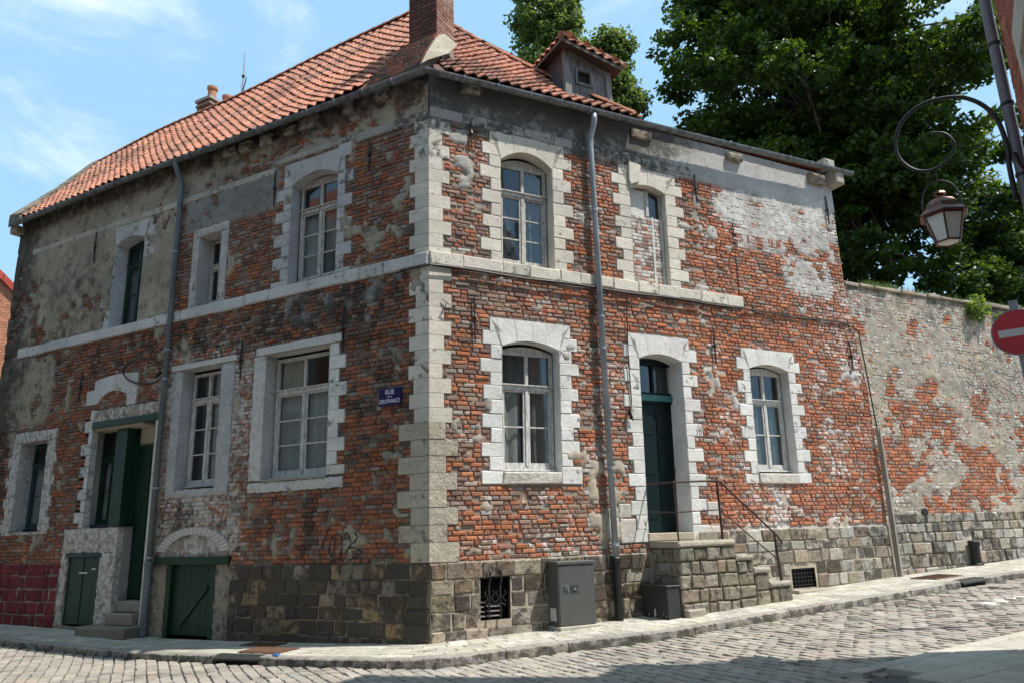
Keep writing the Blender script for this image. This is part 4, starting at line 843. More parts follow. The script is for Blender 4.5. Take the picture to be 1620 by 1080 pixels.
# chimney near the corner, built with its own bricks
CO = FL.p(.03, 0, -.30)
FC1 = Fr(FL.U, FL.N, CO); FC2 = Fr(-FL.N, -FL.U, CO)
m = MB(); box(m, FC1, .012, .588, 9.2, 12.2, -.012, -.56, (.30, .27, .23)); CH = m.build('chimney', M_MORTAR, HOUSE)
def cbricks(fr, wd, z0, z1, par, cols, msk):
    k = 0
    for r in range(int((z1 - z0) / .073)):
        za = z0 + r * .073; u = 0.0; k = r % 2
        while u < wd - .02:
            e = min(wd, u + (.212, .106)[k % 2] * R(.95, 1.05)); k += 1
            if wd - e < .05: e = wd
            m = MB(); stone(m, fr, u + .004, e - .004, za + .005, za + .068, R(-.002, .004), -.03, .004, .002, jc(random.choice(cols), .15), msk); m.build('chimney_brick', M_BRICK, par); u = e
cbricks(FC1, .60, 9.65, 11.5, CH, [(.14, .065, .05), (.11, .06, .05), (.18, .075, .055)], (.08, .3, 0)); cbricks(FC2, .56, 9.75, 11.5, CH, [(.30, .15, .11), (.25, .13, .10), (.34, .22, .17)], (.35, .1, 0))  # light put into the brick colours: shaded face dark, sunlit face pale
# battered foot of the chimney
m = MB(); m.add([FL.p(-.02, 8.84, .24), FL.p(1.16, 8.84, .24), FL.p(1.02, 9.2, .08), FL.p(.64, 9.84, -.31), FL.p(.02, 9.84, -.31), FL.p(-.02, 9.2, .08), FL.p(-.04, 8.84, -.8), FL.p(1.16, 8.84, -.8), FL.p(1.02, 9.2, -.8), FL.p(.66, 9.8, -.8), FL.p(.02, 9.8, -.8), FL.p(-.08, 9.2, -.8)],
    [(0, 1, 2, 5), (5, 2, 3, 4), (1, 7, 8, 2), (2, 8, 9, 3), (0, 5, 11, 6), (5, 4, 10, 11), (4, 3, 9, 10)], (.22, .18, .14), (.1, .5, .1)); m.build('chimney_foot', M_MORTAR, CH)
mmf = MB()
for r in range(13):
    z = 8.88 + r * .073; t = (z - 8.88); o = .062 - .16 * min(1, t / .32) * .62 if z < 9.2 else -.10 + .0 - (z - 9.2) * .32
    ub = 1.12 - .36 * t if t < .47 else .95 - (t - .47) * .62
    o = .06 - .5 * (t if t < .32 else t) * .5 + .01; o = np.interp(z, [8.84, 9.2, 9.84], [.24, .08, -.31]) + .014; u = .0; k = r % 2
    while u < ub - .03:
        e = min(ub, u + (.21, .105)[k % 2] * R(.9, 1.1)); k += 1; m = MB()
        stone(m, FL, u + .004, e - .005, z, z + .062, o + R(-.005, .006), o - .06, .008, .003, jc(random.choice([(.16, .10, .075), (.20, .10, .07), (.12, .10, .08), (.26, .11, .07)]), .2), (.12, .5, .05)); m.build('chimney_brick', M_BRICK, CH); u = e
m = MB(); P0 = FL.p(-.02, 9.95, -.32); m.add([FL.p(.0, 9.95, -.5), FL.p(-.14, 9.8, -.7), FL.p(-.16, 9.4, -.35), FL.p(-.12, 8.98, .18), FL.p(-.03, 8.9, .25), FL.p(-.03, 9.25, .07), FL.p(.01, 9.80, -.30)], [(0, 1, 2, 5, 6), (2, 3, 4, 5)], (.38, .34, .26), (.1, .4, 0)); m.build('mortar_fillet', M_MORTAR, CH)
# far chimney with two pots
CO2 = FL.p(9.2, 0, -3.0); FD = Fr(FL.U, FL.N, CO2); m = MB(); box(m, FD, .006, .494, 11.6, 13.05, -.006, -.99, (.16, .12, .10), (.1, .3, 0)); C2 = m.build('chimney', M_MORTAR, HOUSE)
m = MB(); box(m, FD, -.05, .55, 13.05, 13.13, .05, -1.05, (.36, .34, .30), (.2, .3, 0)); box(m, FD, -.03, .53, 12.90, 12.97, .03, -1.03, (.26, .2, .16)); m.build('chimney_cap', M_STONE, C2)
for r in range(9):
    for fr, wd in ((FD, .50), (Fr(-FL.N, -FL.U, CO2), 1.0)):
        u = 0; k = r % 2
        while u < wd - .02:
            e = min(wd, u + (.21, .105)[k % 2]); k += 1
            if wd - e < .05: e = wd
            m = MB(); stone(m, fr, u + .004, e - .004, 12.39 + r * .073, 12.456 + r * .073, .006, -.02, .004, .002, jc((.2, .1, .07), .25), (.2, .3, 0)); m.build('chimney_brick', M_BRICK, C2); u = e
for u, o in ((.25, -.25), (.25, -.76)):
    m = MB(); P = FD.p(u, 13.13, o); lathe(m, P, [(.15, 0), (.145, .05), (.115, .12), (.11, .34), (.14, .39), (.145, .46), (.11, .47)], 14, (.46, .2, .1)); m.build('chimney_pot', M_TILE, C2, smooth=False)
AN = FL.p(7.85, 12.0, -2.9); ant = root('tv_antenna', tuple(FL.p(7.85, 12.1, -2.9)), 'thin television aerial mast with a crossbar above the ridge near the pots', 'antenna')
m = MB(); tube(m, [AN, FL.p(7.85, 13.0, -2.9), FL.p(7.85, 13.9, -2.9)], [.022, .02, .012], 6); m.build('mast', M_ZINC, ant)
m = MB(); tube(m, [FL.p(8.1, 12.78, -3.1), FL.p(7.5, 12.92, -2.7)], .014, 5); lathe(m, FL.p(7.85, 13.2, -2.9), [(.03, -.04), (.045, 0), (.03, .04)], 8)
for u, o in ((8.1, -3.1), (7.5, -2.7)): tube(m, [FL.p(u, 12.85, o), FL.p(u + .1, 13.3, o)], .004, 4)
m.build('crossbar', M_IRON, ant)

# dormer
m = MB(); DO = -.28
def DQ(pts): m.add([FRS.p(*p) for p in pts], [tuple(range(len(pts)))], (.10, .095, .095), (.08, .3, 0))
DQ([(2.86, 9.36, DO), (2.86, 10.36, DO), (2.86, 10.42, -1.9), (2.86, 9.3, -1.9)]); DQ([(3.90, 9.36, DO), (3.90, 10.1, DO), (3.90, 10.2, -1.6), (3.90, 9.3, -1.6)])
DM = m.build('dormer', M_STONE, HOUSE)
m = MB()
for a, b in ((2.84, 2.98), (3.78, 3.90)): box(m, FRS, a, b, 9.36, 10.34 if a < 3 else 10.12, DO + .03, DO - .06)
poly(m, FRS, [(2.98, 10.22), (3.38, 10.16), (3.78, 9.98), (3.78, 10.12), (2.98, 10.36)], DO + .03, DO - .05)
m.build('dormer_frame', M_OLDWOOD, DM)
for i in range(8):
    a = 2.98 + i * .1; b = a + .1; zt = 10.21 - .22 * ((a - 2.98) / .8) ** 1.6
    if 3.12 < (a + b) / 2 < 3.46:
        for c, d in ((9.38, 9.72), (10.0, zt)): m = MB(); box(m, FRS, a + .003, b - .003, c, d, DO - .01 + R(-.005, .005), DO - .04); m.build('board', M_OLDWOOD, DM)
    else: m = MB(); box(m, FRS, a + .003, b - .003, 9.36, zt, DO - .01 + R(-.005, .005), DO - .04); m.build('board', M_OLDWOOD, DM)
m = MB()
for a, b, c, d in ((3.09, 3.14, 9.68, 10.03), (3.42, 3.47, 9.68, 10.03), (3.14, 3.42, 9.68, 9.73), (3.14, 3.42, 9.98, 10.03)): box(m, FRS, a, b, c, d, DO + .02, DO - .03)
m.build('shutter_frame', M_OLDWOOD, DM); m = MB(); box(m, FRS, 3.14, 3.42, 9.72, 9.99, DO - .06, DO - .07); m.build('pane', M_DARK, DM)
AP = FRS.p(3.34, 11.10, -.85); c0 = FRS.p(2.66, 10.40, -.02); c1 = FRS.p(4.06, 10.12, -.02); c2 = FRS.p(2.66, 10.42, -2.2); c3 = FRS.p(4.06, 10.2, -1.8); AB = FRS.p(3.34, 11.08, -2.3)
m = MB(); m.add([AP, c0, c1, c3, AB, c2], [(0, 1, 2), (0, 2, 3, 4), (0, 4, 5, 1), (1, 2, 3, 5)], (.07, .05, .045)); m.add([c0, c1, c1 - Z3 * .07, c0 - Z3 * .07, c2, c2 - Z3 * .07], [(0, 1, 2, 3), (0, 3, 5, 4)], (.12, .10, .09)); m.build('dormer_roof', M_STONE, DM)
def tri_tiles(Pl, Pr, Pa, rows, cols_, par, Pb=None):
    for r in range(rows):
        t0 = r / rows; t1 = (r + 1) / rows
        La = Pl + (Pa - Pl) * t0; Ra = Pr + ((Pb if Pb is not None else Pa) - Pr) * t0; Lb = Pl + (Pa - Pl) * t1; wdt = np.linalg.norm(Ra - La); nc = max(1, int(round(wdt / .2)))
        hd = (Pr - Pl) / np.linalg.norm(Pr - Pl); up = ((Pa + (Pb if Pb is not None else Pa)) / 2 - (Pl + Pr) / 2); up = up - hd * (up @ hd); up = up / rows; nn = np.cross(hd, up); nn /= np.linalg.norm(nn); nn = nn if nn[2] > 0 else -nn
        for k in range(nc): m = MB(); tile(m, La + hd * wdt * k / nc, hd * wdt / nc, up, nn, jc(random.choice(TC), .15), (.1, .3, .2)); m.build('dormer_tile', M_TILE, par)
tri_tiles(c0, c1, AP, 5, 6, DM); tri_tiles(c1, c3, AP, 4, 6, DM, AB); tri_tiles(c2, c0, AB, 4, 6, DM, AP)
for P, Q in ((c1, AP), (c0, AP), (AP, AB)): 
    d = Q - P; n_ = 4
    for k in range(n_): m = MB(); tube(m, [P + d * k / n_ + Z3 * .05, P + d * (k + 1.08) / n_ + Z3 * .05], [.075, .06], 8, jc((.36, .2, .13), .2), msk=(.2, .4, .2)); m.build('dormer_ridge_tile', M_TILE, DM)
m = MB(); m.add([FRS.p(2.78, 9.37, DO + .03), FRS.p(3.95, 9.37, DO + .03), FRS.p(3.98, 9.15, DO + .22), FRS.p(2.75, 9.15, DO + .22)], [(0, 1, 2, 3)], (.42, .38, .34), (.3, .4, 0)); m.build('flashing', M_STONE, DM)
# back walls closing the house
m = MB(); z0, z1 = -.3, 8.86; iB = FL.p(0, 0, -BKW); x = -(BKW); cross = -bis * BKW * bk
ringp = [FL.p(11.62, 0, -.02), FL.p(11.62, 0, -BKW), cross, FRS.p(9.44, 0, -BKW), FRS.p(9.44, 0, -.06)]
for a, b in zip(ringp[:-1], ringp[1:]): m.add([a + Z3 * z0, b + Z3 * z0, b + Z3 * z1, a + Z3 * z1], [(0, 1, 2, 3)], (.25, .14, .10))
m.add([p + Z3 * (z1 - .01) for p in ringp] + [Z3 * (z1 - .01) - bis * .02], [tuple(range(6))], (.1, .1, .1)); m.add([p + Z3 * 5.6 for p in ringp] + [Z3 * 5.6 - bis * .02], [tuple(range(6))], (.1, .1, .1))
gp = roofL(12.8, 1); m.add([FL.p(11.6, 8.8, -.03), FL.p(11.6, 8.8, -BKW), gp], [(0, 1, 2)], (.25, .16, .12))
m.build('back_wall', M_MORTAR, HOUSE)
# painted number
def text(s, size, P, xd, nd, mat, par, name='lettering', sx=1.0, ext=.0015):
    cu = bpy.data.curves.new(name, 'FONT'); cu.body = s; cu.size = size; cu.extrude = ext; cu.align_x = 'CENTER'; cu.align_y = 'CENTER'; cu.offset = size * .022; cu.materials.append(mat)
    o = bpy.data.objects.new(name, cu); COL.objects.link(o); xd = Vector(xd).normalized(); nd = Vector(nd).normalized(); yd = nd.cross(xd)
    M_ = Matrix((xd * sx, yd, nd)).transposed().to_4x4(); M_.translation = Vector(P) - (Vector(ORG[par.name]) if par else Vector())
    o.matrix_local = M_
    dg = bpy.context.evaluated_depsgraph_get(); me = bpy.data.meshes.new_from_object(o.evaluated_get(dg)); bpy.data.objects.remove(o); me.transform(M_)
    o = bpy.data.objects.new(name, me); COL.objects.link(o); o.parent = par
    return o
text('10', .15, FR.p(5.09, 3.11, .03), FR.U, FR.N, M_GREYL, HOUSE, 'house_number')

# ------------------------------------------------------------------ things on the house
SG = root('street_name_sign', tuple(FL.p(.69, 3.36, .03)), 'small dark blue enamel street name plate on the shaded wall left of the corner', 'sign')
m = MB(); stone(m, FL, .48, .90, 3.36, 3.63, .055, .03, .006, .0, (.5,) * 3); m.build('plate', M_BLUE, SG)
XD = -FL.U
text('RUE', .10, FL.p(.69, 3.565, .0575), XD, FL.N, M_LETTER, SG, sx=.95); text('DE LA', .035, FL.p(.69, 3.495, .0575), XD, FL.N, M_LETTER, SG); text('DELIVRANCE', .085, FL.p(.69, 3.425, .0575), XD, FL.N, M_LETTER, SG, sx=.78)
# graffiti: strokes of spray paint lying on the brick
def GP(px, py): return FL.p(np.interp(520 + px / 9, [520, 640], [2.12, .70]) , 1.92 - (py / 9) * .0101, .019)
gr = MB()
for st in ([(200, 300), (170, 380), (120, 480), (90, 550)], [(270, 400), (225, 470), (215, 600), (250, 680), (290, 640), (300, 500), (290, 400)], [(300, 400), (360, 380), (410, 430), (400, 560), (380, 680), (370, 740)], [(430, 400), (480, 360), (510, 420), (540, 500)], [(590, 360), (630, 420), (600, 480), (540, 520), (480, 600), (440, 720)], [(500, 560), (600, 560), (690, 620), (640, 670), (510, 720), (600, 800), (670, 910), (680, 680)], [(260, 740), (300, 700), (370, 700), (440, 740)]):
    p_ = [GP(*q) for q in st]; fine_ = []
    for i in range(len(p_) - 1):
        for k in range(4): fine_.append(p_[i] + (p_[i + 1] - p_[i]) * k / 4)
    fine_.append(p_[-1]); L_ = len(fine_); v = []
    for i, q in enumerate(fine_):
        t = fine_[min(i + 1, L_ - 1)] - fine_[max(i - 1, 0)]; t /= np.linalg.norm(t) + 1e-9; s_ = np.cross(t, FL.N); wv = .010 + .004 * math.sin(i); v += [q + s_ * wv, q - s_ * wv, q + s_ * wv - FL.N * .004, q - s_ * wv - FL.N * .004]
    F = []
    for i in range(L_ - 1): a = i * 4; F += [(a, a + 1, a + 5, a + 4), (a, a + 4, a + 6, a + 2), (a + 1, a + 3, a + 7, a + 5)]
    gr.add(v, F)
tag(gr.build('graffiti', M_SPRAY), 'black sprayed scrawl on bare red brick low on the shaded wall', 'graffiti')
# cable along the string course
cb = MB(); pts = [FRS.p(u, 5.47 + .012 * math.sin(u * 3) + (-.0 if u < 6.4 else 0), .075 if u < 6.4 else .03) for u in np.arange(.0, 9.6, .3)] + [FRS.p(9.64, 5.35, .03), FRS.p(9.7, 4.6, .03), FRS.p(9.74, 3.6, .04), FRS.p(9.76, 3.25, .05)]
tube(cb, [FL.p(.5, 5.47, .07)] + pts, .015, 6); tube(cb, [FRS.p(u, 5.445 + .015 * math.sin(u * 4 + 1), .07 if u < 6.4 else .03) for u in np.arange(.05, 9.6, .3)], .009, 5)
tag(cb.build('cable', M_IRON), 'black cable running under the stone band of the sunlit front and down its far edge', 'cable')
cb = MB(); tube(cb, [FR.p(3.62, 5.45, .06)] + [FR.p(3.62 + .01 * math.sin(z * 4), z, .03) for z in np.arange(5.3, 3.4, -.25)] + [FR.p(3.58, 3.3, .05), FR.p(3.64, 3.2, .05)], .010, 5); tube(cb, [FR.p(3.55, 3.38, .05), FR.p(3.60, 3.24, .06)], .03, 8)
tag(cb.build('cable', M_IRON), 'thin black cable hanging straight down beside the front door arch', 'cable')
cb = MB(); tube(cb, [FR.p(.2, 4.95, .03), FR.p(.27, 4.9, .05), FR.p(.24, 4.8, .04), FR.p(.18, 4.72, .03), FR.p(.26, 4.70, .04)], .008, 5); tube(cb, [FR.p(.24, 4.93, .03), FR.p(.33, 4.85, .05), FR.p(.30, 4.74, .03)], .006, 5); tag(cb.build('cable', M_IRON), 'tangle of loose wire on the pale corner stones just below the band', 'cable')
rg = MB(); tube(rg, [FL.p(6.52 + .60 * math.cos(t), 4.63 + .235 * math.sin(t) + .05 * math.cos(t), .10 + .08 * math.sin(t)) for t in np.linspace(0, 2 * math.pi, 33)], .016, 6, caps=False); tube(rg, [FL.p(6.0, 4.55, .1), FL.p(6.05, 4.50, .13), FL.p(6.12, 4.48, .1)], .04, 8); tube(rg, [FL.p(6.4, 5.05, .03), FL.p(6.42, 4.9, .06)], .012, 5)
tag(rg.build('cable_coil', M_IRON), 'big loop of black cable hooked to the grey downpipe above the green doorway', 'cable')
# wooden cover plank at the house end
pk = MB(); pts = [(9.70, .36, .06), (9.82, .36, .06), (9.80, 3.28, .06), (9.70, 3.28, .06)]
box(pk, FRS, 9.70, 9.80, .34, 3.28, .10, .045); box(pk, FRS, 9.725, 9.775, .34, 3.27, .125, .101)
tag(pk.build('cable_guard', M_PLANK), 'tall narrow grey wooden casing standing where the house meets the long wall', 'plank')

# ------------------------------------------------------------------ steps with stone sides, railing
def zg(u, o=1.0): return float(base(u)) - .012 * o
ST = root('stone_steps', tuple(FRS.p(4.4, .1, .4)), 'rough stone steps up to the dark teal front door', 'steps')
PD = .72; tops = [(3.84, 5.0, 1.225), (5.0, 5.36, .98), (5.36, 5.68, .76), (5.68, 6.16, .53)]
m = MB()
for a, b, z in tops: box(m, FRS, a + .03, b - .002, -.05, z - .09, PD - .06, .0, (.30, .27, .22), (.2, .3, .1))
m.build('core', M_MORTAR, ST)
SC_ = [(.29, .25, .19), (.26, .22, .16), (.32, .28, .22), (.24, .20, .15), (.33, .26, .18), (.27, .25, .20)]
for a, b, z in tops:
    m = MB(); stone(m, FRS, a - .02, b + .0, z - .09, z, PD + .02, -.0, .03, .012, jc((.40, .36, .29), .1), (.35, .2, .15)); m.build('tread', M_ROCK, ST)
def riser_stones(fr, u0, u1, zt, zb, of):
    nr = max(1, int(round((zt - zb) / .215))); h = (zt - zb) / nr
    for r in range(nr):
        u = u0
        while u < u1 - .03:
            e = u + R(.17, .36)
            if u1 - e < .12: e = u1
            za = zb + r * h; m = MB(); stone(m, fr, u + .007, e - .007, za + .007, za + h - .007, of + R(-.012, .014), of - .1, .024, .012, jc(random.choice(SC_), .16), (.25 + R(-.2, .2), .5, .2)); m.build('stone', M_ROCK, ST); u = e
for a, b, z in tops: riser_stones(FRS, a, b, z - .095, zg((a + b) / 2) - .04, PD)
FS = Fr(FRS.N, -FRS.U, FRS.p(3.84, 0, 0)); riser_stones(FS, .02, PD - .02, 1.13, .02, .0)
for i in range(len(tops)): 
    a, b, z = tops[i]; zn = tops[i + 1][2] if i < 3 else .3
    FS2 = Fr(FRS.N, FRS.U, FRS.p(b, 0, 0)); m = MB(); stone(m, FS2, .02, PD - .02, zn, z - .092, .0, -.06, .02, .01, jc((.34, .3, .24)), (.3, .2, .1)); m.build('riser', M_STONE, ST)
m = MB(); stone(m, FRS, 3.84, 4.2, .08, .22, PD + .1, PD, .02, .01, (.33, .29, .23), (.2, .2, .2)); m.build('stone', M_STONE, ST)
RL = root('handrail', tuple(FRS.p(3.9, 1.225, PD - .08)), 'thin rusty iron handrail around the top of the stone steps and down them', 'railing')
PO = PD - .04; rr_ = .014
for u, z0, z1, r_ in ((3.88, 1.22, 2.13, .014), (4.78, 1.22, 2.16, .021), (5.93, .53, 1.30, .021)):
    m = MB(); tube(m, [FRS.p(u + (.0 if u < 5 else .03), z0, PO), FRS.p(u - .01, z1, PO)], r_, 8); m.build('post', M_RUST, RL)
m = MB(); tube(m, [FRS.p(3.86, 2.145, .02), FRS.p(3.87, 2.14, PO), FRS.p(4.77, 2.165, PO), FRS.p(4.83, 2.15, PO), FRS.p(5.9, 1.32, PO), FRS.p(6.06, 1.18, PO), FRS.p(6.07, 1.11, PO), FRS.p(5.99, 1.09, PO)], .016, 8); m.build('top_rail', M_RUST, RL)
m = MB(); tube(m, [FRS.p(3.86, 1.70, .02), FRS.p(3.87, 1.67, PO), FRS.p(4.77, 1.70, PO), FRS.p(5.94, .87, PO)], .011, 8); m.build('middle_rail', M_RUST, RL)

# ------------------------------------------------------------------ utility cabinets
zc0 = .045; UC = root('utility_cabinet', tuple(FRS.p(2.2, zc0, .18)), 'tall grey street utility cabinet with a lock plate, against the sunlit wall', 'cabinet')
m = MB(); stone(m, FRS, 1.88, 2.52, zc0 + .05, .95, .315, .03, .006, 0, (.5,) * 3); m.build('body', M_CAB, UC)
m = MB(); stone(m, FRS, 1.865, 2.535, .951, 1.0, .335, .02, .008, 0, (.5,) * 3); m.build('lid', M_CAB, UC)
m = MB(); stone(m, FRS, 1.86, 2.56, zc0 - .08, zc0 + .045, .37, .02, .012, .004, (.42, .40, .33), (.2, .2, .4)); m.build('plinth', M_STONE, UC)
m = MB(); box(m, FRS, 1.90, 2.50, .10, .94, .3165, .322); m.build('door', M_CAB, UC)
for a, b in ((1.95, 2.06), (2.075, 2.22)):
    m = MB(); box(m, FRS, a, b, .55, .66, .3225, .327); q = m.build('lock_plate', M_SGREY if a < 2 else M_CAB, UC)
    m = MB(); box(m, FRS, a + .01, b - .01, .56, .65, .3272, .329); m.build('lock_inset', M_CABD, UC)
m = MB(); tube(m, [FRS.p(2.02, .58, .333), FRS.p(2.0, .62, .334), FRS.p(2.035, .64, .334), FRS.p(2.045, .57, .333)], .006, 5); tube(m, [FRS.p(2.17, .62, .333), FRS.p(2.15, .60, .333), FRS.p(2.18, .585, .333)], .008, 5); m.build('key_hasp', M_ZINC, UC)
m = MB(); box(m, Fr(FRS.N, -FRS.U, FRS.p(1.88, 0, 0)), .06, .24, .16, .34, .001, .003); m.build('notice', M_STICK, UC)
BX = root('meter_box', tuple(FRS.p(3.68, .07, .4)), 'low black metal box with flaking paint tucked against the side of the stone steps', 'box')
m = MB(); stone(m, FRS, 3.56, 3.80, .07, .555, .70, .06, .008, .0, (.5,) * 3); m.build('body', M_CABD, BX); m = MB(); stone(m, FRS, 3.545, 3.81, .556, .585, .715, .05, .008, .0, (.5,) * 3); m.build('lid', M_CABD, BX)
m = MB(); FB = Fr(FRS.N, -FRS.U, FRS.p(3.56, 0, 0))
for a, b, c, d in ((.34, .40, .11, .24), (.20, .23, .12, .17), (.50, .53, .12, .15), (.56, .58, .15, .20), (.62, .65, .12, .16)): poly(m, FB, [(a, c), (b, c + .01), (b - .01, d), (a + .015, d - .02)], .0025, .001)
m.build('bare_patch', M_STICK, BX)

# ------------------------------------------------------------------ long wall beyond the house
RWs = Fr(FRS.U, FRS.N, FRS.N * -.04); RW = root('garden_wall', tuple(RWs.p(14, .5, -.2)), 'long high garden wall of flaking render over red brick, beyond the house', 'wall')
URW = lambda z: 22.0
topz = lambda u: 6.45 + .015 * (u - 9.8)
def colW(u, z, cov):
    mort = np.array((.40, .31, .24)); ren = np.array((.31, .285, .23)) ; n = fbm(u * .8, z * .8, 55)[..., None]; r = ren * (.72 + .55 * n); r = r + np.array((.05, .02, -.02)) * ss(.5, .7, n)
    return mort + (r - mort) * ss(.3, .7, cov)[..., None]
sheet(RWs, fieldW, 9.42, URW, .2, 6.42, [], colW, 'wall_face', RW, step=.055, back=-.022, up=.010)
m = MB(); box(m, RWs, 9.45, 22, .1, 6.40, -.05, -.5, (.36, .30, .24), (.3, .2, .2)); m.build('wall_core', M_MORTAR, RW)
wl = []; brickwork(RWs, fieldW, 9.46, lambda z: 21.9, 1.56, 6.35, [], wl, course=.072)
wres = []; A2 = np.array([((a + b) / 2, (c + d) / 2) for _, a, b, c, d in wl]); f = fieldW(A2[:, 0], A2[:, 1])
for i, (fr, a, b, c, d) in enumerate(wl):
    cv_ = float(f[0][i])
    if cv_ > .8: continue
    if cv_ > .3 and random.random() < .10: continue
    if cv_ > .3: cc_ = jc((.29, .26, .205), .2) if random.random() < .82 else brick_col(.6); ww = .55
    else: cc_ = brick_col(.85); ww = float(f[1][i]) - .25
    wres.append((-np.linalg.norm(fr.p(a, c) - CAM), (fr, a, b, c, d, R(-.010, .006), -.05, .012, .005, cc_, (ww, .3, .1))))
emit_bricks(wres, RW, 'brick', 300, 'brickwork')
plinth(RWs, 9.86, 16.4, .28, 1.58, 6, [(12.05, 12.42, .4, 1.06)], LT + LT + [(.40, .385, .35)], (.3, .5, .12), RW, name='stone', rnd=.018)
for k in range(26):
    u = 9.5 + k * .46; z = topz(u); m = MB(); stone(m, RWs, u + .005, u + .455, z - .07, z + .015 + R(-.02, .02), .05 + R(-.02, .02), -.52, .02, .01, jc((.33, .27, .21), .15), (.2, .35, .3)); m.build('coping_stone', M_STONE, RW)
m = MB(); tube(m, [RWs.p(10.93, 1.60, .015), RWs.p(10.93, 1.60, .04)], .085, 14); m.build('hole', M_DARK, RW)
dp = MB(); lathe(dp, RWs.p(12.22, float(base(12.2)) - .02, .12), [(.12, 0), (.12, .05), (.095, .07), (.095, .40), (.115, .42), (.12, .50), (.10, .53)], 12)
tag(dp.build('pipe_stub', M_IRON), 'short black cast iron pipe stub at the foot of the garden wall', 'pipe')
# ------------------------------------------------------------------ plants
def leaves(mb, C, n, rad, size, up=.5, flat=.6, seed=0, ncol=None, shell=0):
    C = np.asarray(C, float); d = rng.normal(size=(n, 3)); d /= np.linalg.norm(d, axis=1)[:, None]; r = rng.random(n) ** (1 / 3 if not shell else .12)
    P = C + d * r[:, None] * np.array([rad, rad, rad * flat]) if np.isscalar(rad) else C + d * r[:, None] * np.asarray(rad)
    nr = rng.normal(size=(n, 3)) * .7 + d * .5 + np.array([0, 0, up]); nr /= np.linalg.norm(nr, axis=1)[:, None]
    t = np.cross(nr, rng.normal(size=(n, 3))); t /= np.linalg.norm(t, axis=1)[:, None]; b = np.cross(nr, t); s = size * (.6 + .8 * rng.random(n))[:, None]
    v = np.stack([P - t * s * .5, P + b * s * .36 - nr * s * .06, P + t * s * .55, P - b * s * .36 - nr * s * .06], 1).reshape(-1, 3)
    cl = np.clip(rng.random(n) * .8 + (rng.random() * .35 if ncol is None else ncol), 0, 1); c = np.repeat(np.stack([cl] * 3, 1), 4, 0)
    mb.V.append(v); k = mb.n; mb.F.extend([(k + 4 * i, k + 4 * i + 1, k + 4 * i + 2, k + 4 * i + 3) for i in range(n)]); mb.C.append(c); mb.K.append(np.zeros((4 * n, 3))); mb.n += 4 * n
def tree(name, loc, label, lobes, trunkpts, mat, leafn, size, group=None, limb=.09):
    rt = root(name, loc, label, 'tree', group); m = MB(); tube(m, trunkpts[0], trunkpts[1], 10); top = np.array(trunkpts[0][-1])
    for (c, r) in lobes:
        c = np.array(c, float); st = np.array(trunkpts[0][1]) + (top - np.array(trunkpts[0][1])) * R(.1, .9); mid = (st + c) / 2 + np.array([R(-.4, .4), R(-.4, .4), R(-.2, .5)])
        tube(m, [st, mid, c], [limb * 1.1, limb * .6, limb * .2], 5, caps=False)
    m.build('trunk', M_BARK, rt); f = MB()
    tot = sum(float(np.prod(np.broadcast_to(r, 3))) ** (2 / 3) for c, r in lobes)
    for (c, r) in lobes:
        r3 = np.broadcast_to(np.asarray(r, float), 3); n = int(leafn * float(np.prod(r3)) ** (2 / 3) / tot); c = np.array(c, float)
        # sprays of leaves over the lobe, dense outside, a few inside
        ns = max(6, n // 55)
        for q in range(ns):
            dd = rng.normal(size=3); dd /= np.linalg.norm(dd); rr = (.35 + .65 * rng.random() ** .5) * (1 + .18 * rng.normal() * .5); p = c + dd * r3 * rr
            leaves(f, p, n // ns, (.50, .50, .20), size, up=.9, shell=0)
    f.build('crown', mat, rt); return rt
lob = []; C0 = np.array([14.2, 15.6, 17.2]); rr2 = random.Random(5)
for i in range(125):
    th = rr2.uniform(0, 2 * math.pi); ph = math.asin(rr2.uniform(-.95, 1)); k = rr2.uniform(.35, 1.0)
    wz = 9.2 if math.sin(ph) > 0 else 8.3; wr = 6.3 if math.sin(ph) > -.3 else 5.4
    p = C0 + np.array([math.cos(th) * math.cos(ph) * wr * k, math.sin(th) * math.cos(ph) * wr * k, math.sin(ph) * wz * k]); r = rr2.uniform(1.0, 1.9); lob.append((p, (r, r, r * .62)))
for q in ((-5.6, -1, -1.5), (-5.5, -1, .8), (-5.4, 0, 3.0), (-5.4, -1, -3.2), (-5.0, 0, 5.2), (-5.0, 1, 7.4), (-4.9, -1, -4.5), (-4.2, -1.5, -6.2), (-3.2, -1, -7.4), (-1.5, -1, -7.9), (-3, 0, -9), (-.5, 0, -9.3), (2, 0, -9.2), (4.4, 0, -8.8), (6.2, 0, -7.6), (3.2, -2, -8.4), (-1.6, 1, -8.9), (-5.6, 0, -2.6), (-2.4, -2, -5.6), (.5, -2, -8), (2.5, -2, -7.6), (4.5, -1.5, -7), (5.6, -1, -5), (-4.6, 1, -5.4), (-3.8, 1.5, -3.6)): lob.append((C0 + np.array(q), (1.5, 1.5, .95)))
tree('maple_tree', (14.2, 15.6, 4.5), 'huge dark green maple filling the sky behind the garden wall', lob, ([(14.2, 15.6, 4.5), (14.2, 15.6, 9), (14.4, 15.4, 15), (14.2, 15.6, 21)], [.45, .38, .25, .08]), M_LEAF, 230000, .20)
lob = []
for i in range(34):
    th = rr2.uniform(0, 2 * math.pi); k = rr2.uniform(.3, 1); z = rr2.uniform(7.6, 15.4); w_ = 3.0; lob.append(((23.6 + math.cos(th) * w_ * k, 17.4 + math.sin(th) * w_ * k, z), (1.3, 1.3, .8)))
tree('maple_tree', (23.6, 17.4, 5), 'smaller light green tree at the right, behind the hanging street lantern', lob, ([(23.6, 17.4, 5), (23.6, 17.4, 8), (23.5, 17.4, 11), (23.6, 17.3, 14)], [.22, .18, .13, .05]), M_LEAF, 60000, .21)
lob = []
